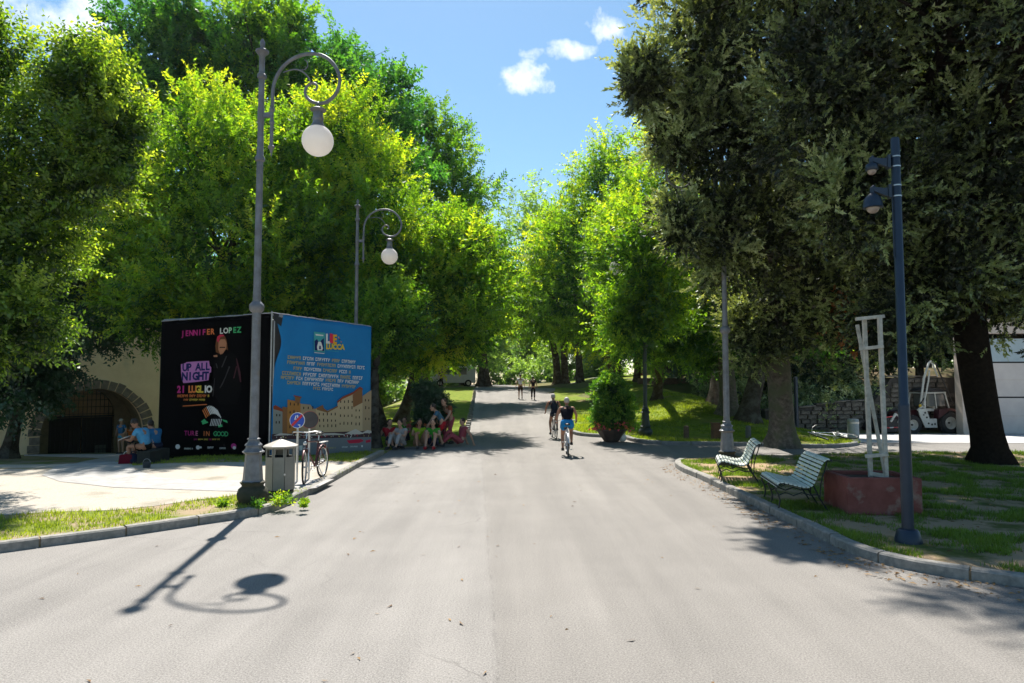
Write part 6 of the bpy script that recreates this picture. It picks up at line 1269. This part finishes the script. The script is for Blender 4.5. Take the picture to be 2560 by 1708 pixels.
# ------------------------------------------------------------------ pale parked vehicle at the crest, left of the road
m_car = mat('car_white', (.55, .56, .58), .3, (.5, .5, .53), 2, 0, 0, .6)
for (x, lab, rz) in ((1133, 'white parked van seen between the trunks at the crest left of the road', 12),):
    b = gz((x - 1280) / FPX * 66, 66); o = empty('parked_van', b, R(rz), lab, 'van')
    mb = MB(); mb.prism([(-2.1, .35), (-2.15, .9), (-1.75, 1.1), (-1.1, 1.9), (1.9, 1.95), (2.05, 1.7), (2.05, .35)], -.85, .85); bb = mb.build('body', m_car, o); v_ = bb.modifiers.new('b', 'BEVEL'); v_.width = .06; v_.segments = 2
    mb = MB(); mb.prism([(-1.55, 1.15), (-1.02, 1.8), (-.3, 1.8), (-.3, 1.15)], -.862, -.855); mb.build('side_window', m_glass, o); mb = MB(); mb.prism([(-.2, 1.15), (-.2, 1.8), (1.2, 1.8), (1.2, 1.15)], -.862, -.855); mb.build('side_window', m_glass, o)
    for wx in (-1.35, 1.35):
        for wy in (-.78, .78):
            e = bpy.data.objects.new('wheel', None); col.objects.link(e); e.parent = o; e.location = (wx, wy, .33); MB().tube([(0, -.1, 0), (0, .1, 0)], .33, 20).build('tyre', m_rubber, e); MB().tube([(0, -.112, 0), (0, .112, 0)], .18, 14).build('rim', m_steel, e)
    for y in (-.6, .6): MB().box((-2.13, y, .8), (.06, .25, .14)).build('headlight', m_steel, o)
# people standing by the van in the shade
person(gz((1103 - 1280) / FPX * 60, 60), R(30), 'dark figure standing among the trunks at the crest left of the van', None, 1.02, cl('black', (.015, .015, .015)), cl('black', (.015, .015, .015)), .6, 1.5)
o_ = person(gz((1606 - 1280) / FPX * 64, 64), R(200), 'person in reddish clothes under the trees on top of the right bank', {**STAND, 'knL': (-.1, .2, .52), 'anL': (-.1, .05, .15)}, 1.0, cl('rust', (.32, .07, .03)), cl('tan', (.3, .2, .13)), .6, 1.5)

# ------------------------------------------------------------------ grass blades, tufts, litter
m_blade = leafmat('grass_blade', (.07, .12, .012), (.27, .33, .035), .5, (1.7, 1.7, .4), .5, .03)
m_blade2 = leafmat('lawn_blade', (.04, .085, .012), (.17, .25, .03), .45, (1.6, 1.7, .45), .5, .03)
m_dry = leafmat('fallen_leaf', (.10, .05, .02), (.32, .20, .09), .15, (1.3, 1., .6), .6, .02)
from mathutils import noise as mn
def blades(name, poly, n, off, hmin, hmax, wd, seed, label, m=m_blade, thr=-.1, nsc=.8, bias=0., excl=None, flat=False, bare=None):
    rg = np.random.default_rng(seed); xs = [p[0] for p in poly]; ys = [p[1] for p in poly]; x0, x1 = max(min(xs), -17), min(max(xs), 16); y0, y1 = min(ys), min(max(ys), 40)
    V = []; TT = []; cnt = 0; tries = 0
    while cnt < n and tries < n * 8:
        tries += 1; x = rg.uniform(x0, x1); y = rg.uniform(y0, y1)
        if rg.random() > min(1, (11. / max(y, 4)) ** 1.2): continue
        if not inpoly(x, y, poly) or (excl and inpoly(x, y, excl)): continue
        nz = mn.fractal(Vector((x * nsc, y * nsc, seed)), .8, 2.2, 4)
        if nz < thr + rg.normal() * .12: continue
        z = T(x, y) + (off(x, y) if callable(off) else off); tn = np.clip(.45 + nz * .45 + rg.normal() * .12 + bias, 0, 1)
        for _ in range(4 if not flat else 1):
            a = rg.uniform(0, 6.283); d = np.array([math.cos(a), math.sin(a), 0]); s_ = np.array([-d[1], d[0], 0]); c = np.array([x + rg.normal() * .03, y + rg.normal() * .03, z - .004])
            if flat: L_ = rg.uniform(.02, .05); u = np.array([0, 0, rg.uniform(.002, .014)]); V += [c + [0, 0, .008] - d * L_, c + s_ * L_ * .5 + u + [0, 0, .008], c + d * L_ + [0, 0, .01]]
            else: h = rg.uniform(hmin, hmax) * (1 + .5 * max(0, nz)); V += [c - s_ * wd, c + s_ * wd, c + d * h * rg.uniform(.2, .8) + np.array([0, 0, h])]
            TT.append(tn); cnt += 1
    me = np_mesh(name, np.array(V), 3, m, np.array(TT)); o = bpy.data.objects.new(name, me); col.objects.link(o); o['kind'] = 'stuff'; o['label'] = label; o['category'] = 'grass' if not flat else 'fallen leaves'; return o
klg = [p for p in kl if p[0] > -17]
off_r = lambda a: a
def inset(line, d): return [(p[0], p[1] + d) for p in line]
vl = inset([p for p in klg], .17) + [(-3.6, 40), (-17, 40)]
blades('grass', vl, 80000, loff, .03, .075, .006, 5, 'short sunlit grass on the left verge', excl=grv, thr=-.3, bias=.12)
il = [(p[0] + .13, p[1] + .13) for p in kr if p[1] > 5] + it[::-1]
blades('grass', il, 110000, .095, .03, .08, .006, 6, 'patchy lawn with bare soil under the benches and planter', m=m_blade2, thr=.12, nsc=1.3, bias=-.05)
bkp = [(p[0] + .1, p[1] + .15) for p in bk if p[1] < 40] + [(13, 36), (6, 40)]
blades('grass', bkp, 40000, .07, .05, .10, .010, 8, 'grass on the right bank below the trees', thr=-.1, nsc=.5)
blades('fallen_leaves', il, 1500, .097, .02, .03, .01, 9, 'brown fallen leaves scattered on the right lawn', m=m_dry, thr=-.5, flat=True)
gut = [(p[0] - .02, p[1] - .02) for p in kr if p[1] > 5] + [(p[0] - .45, p[1] - .45) for p in kr if p[1] > 5][::-1]
blades('fallen_leaves', gut, 700, .004, .02, .03, .01, 10, 'small dry leaves gathered in the gutter along the right kerb', m=m_dry, thr=-.6, flat=True)
blades('fallen_leaves', [(-6, 4), (7, 4), (4, 18), (-4, 18)], 110, .004, .02, .03, .01, 11, 'few scattered dry leaves on the asphalt', m=m_dry, thr=-.9, flat=True)
# taller weeds round the lamp foot and the bin
wl = G(640, 1262, .10)
for i, (dx, dy, s, m_, lab) in enumerate(((.42, -.02, .17, m_lime, 'bright yellow green weed right of the lamp foot'), (.12, -.32, .12, m_mid, 'darker weed growing against the front of the lamp foot'), (-.45, -.2, .10, m_lime, 'low weed left of the lamp foot'), (.75, .1, .07, m_lime, 'small weed between the lamp foot and the bin'), (.85, -.25, .07, m_lime, 'tiny weed in front of the litter bin'))):
    p = Vector((wl.x + dx, wl.y + dy, .10)); rg = np.random.default_rng(90 + i); n = int(60 * s / .15); pos = np.array([[rg.normal() * s * .4, rg.normal() * s * .4, 0] for _ in range(n)]); dd = nrm(np.array([[rg.normal() * .35, rg.normal() * .35, 1] for _ in range(n)]))
    V, t = sprig_leaves(pos, dd, rg.uniform(.5, 1.4, n) * s, 8, .055, .022, rg, rg.uniform(.3, .9, n), .8, 0, False, .5, True); o = empty('weed', p, 0, lab, 'weed'); q = piece('leaves', np_mesh('leaves', V, 4, m_, t), o); q['kind'] = 'stuff'
    MB().tube([(0, 0, -.02), (0, 0, s)], [.005, .002], 4).build('stem', m_bark, o)

# ------------------------------------------------------------------ air
hz = bpy.data.materials.new('haze_air'); hz.use_nodes = True; t = hz.node_tree; t.nodes.clear(); o_ = t.nodes.new('ShaderNodeOutputMaterial'); pv = t.nodes.new('ShaderNodeVolumePrincipled')
pv.inputs['Density'].default_value = .0001; pv.inputs['Color'].default_value = (.80, .88, .98, 1); pv.inputs['Anisotropy'].default_value = .45; t.links.new(pv.outputs[0], o_.inputs['Volume'])
ho_ = MB().box((0, 130, 12), (560, 420, 34)).build('haze', hz); ho_['kind'] = 'stuff'; ho_['label'] = 'thin summer haze'
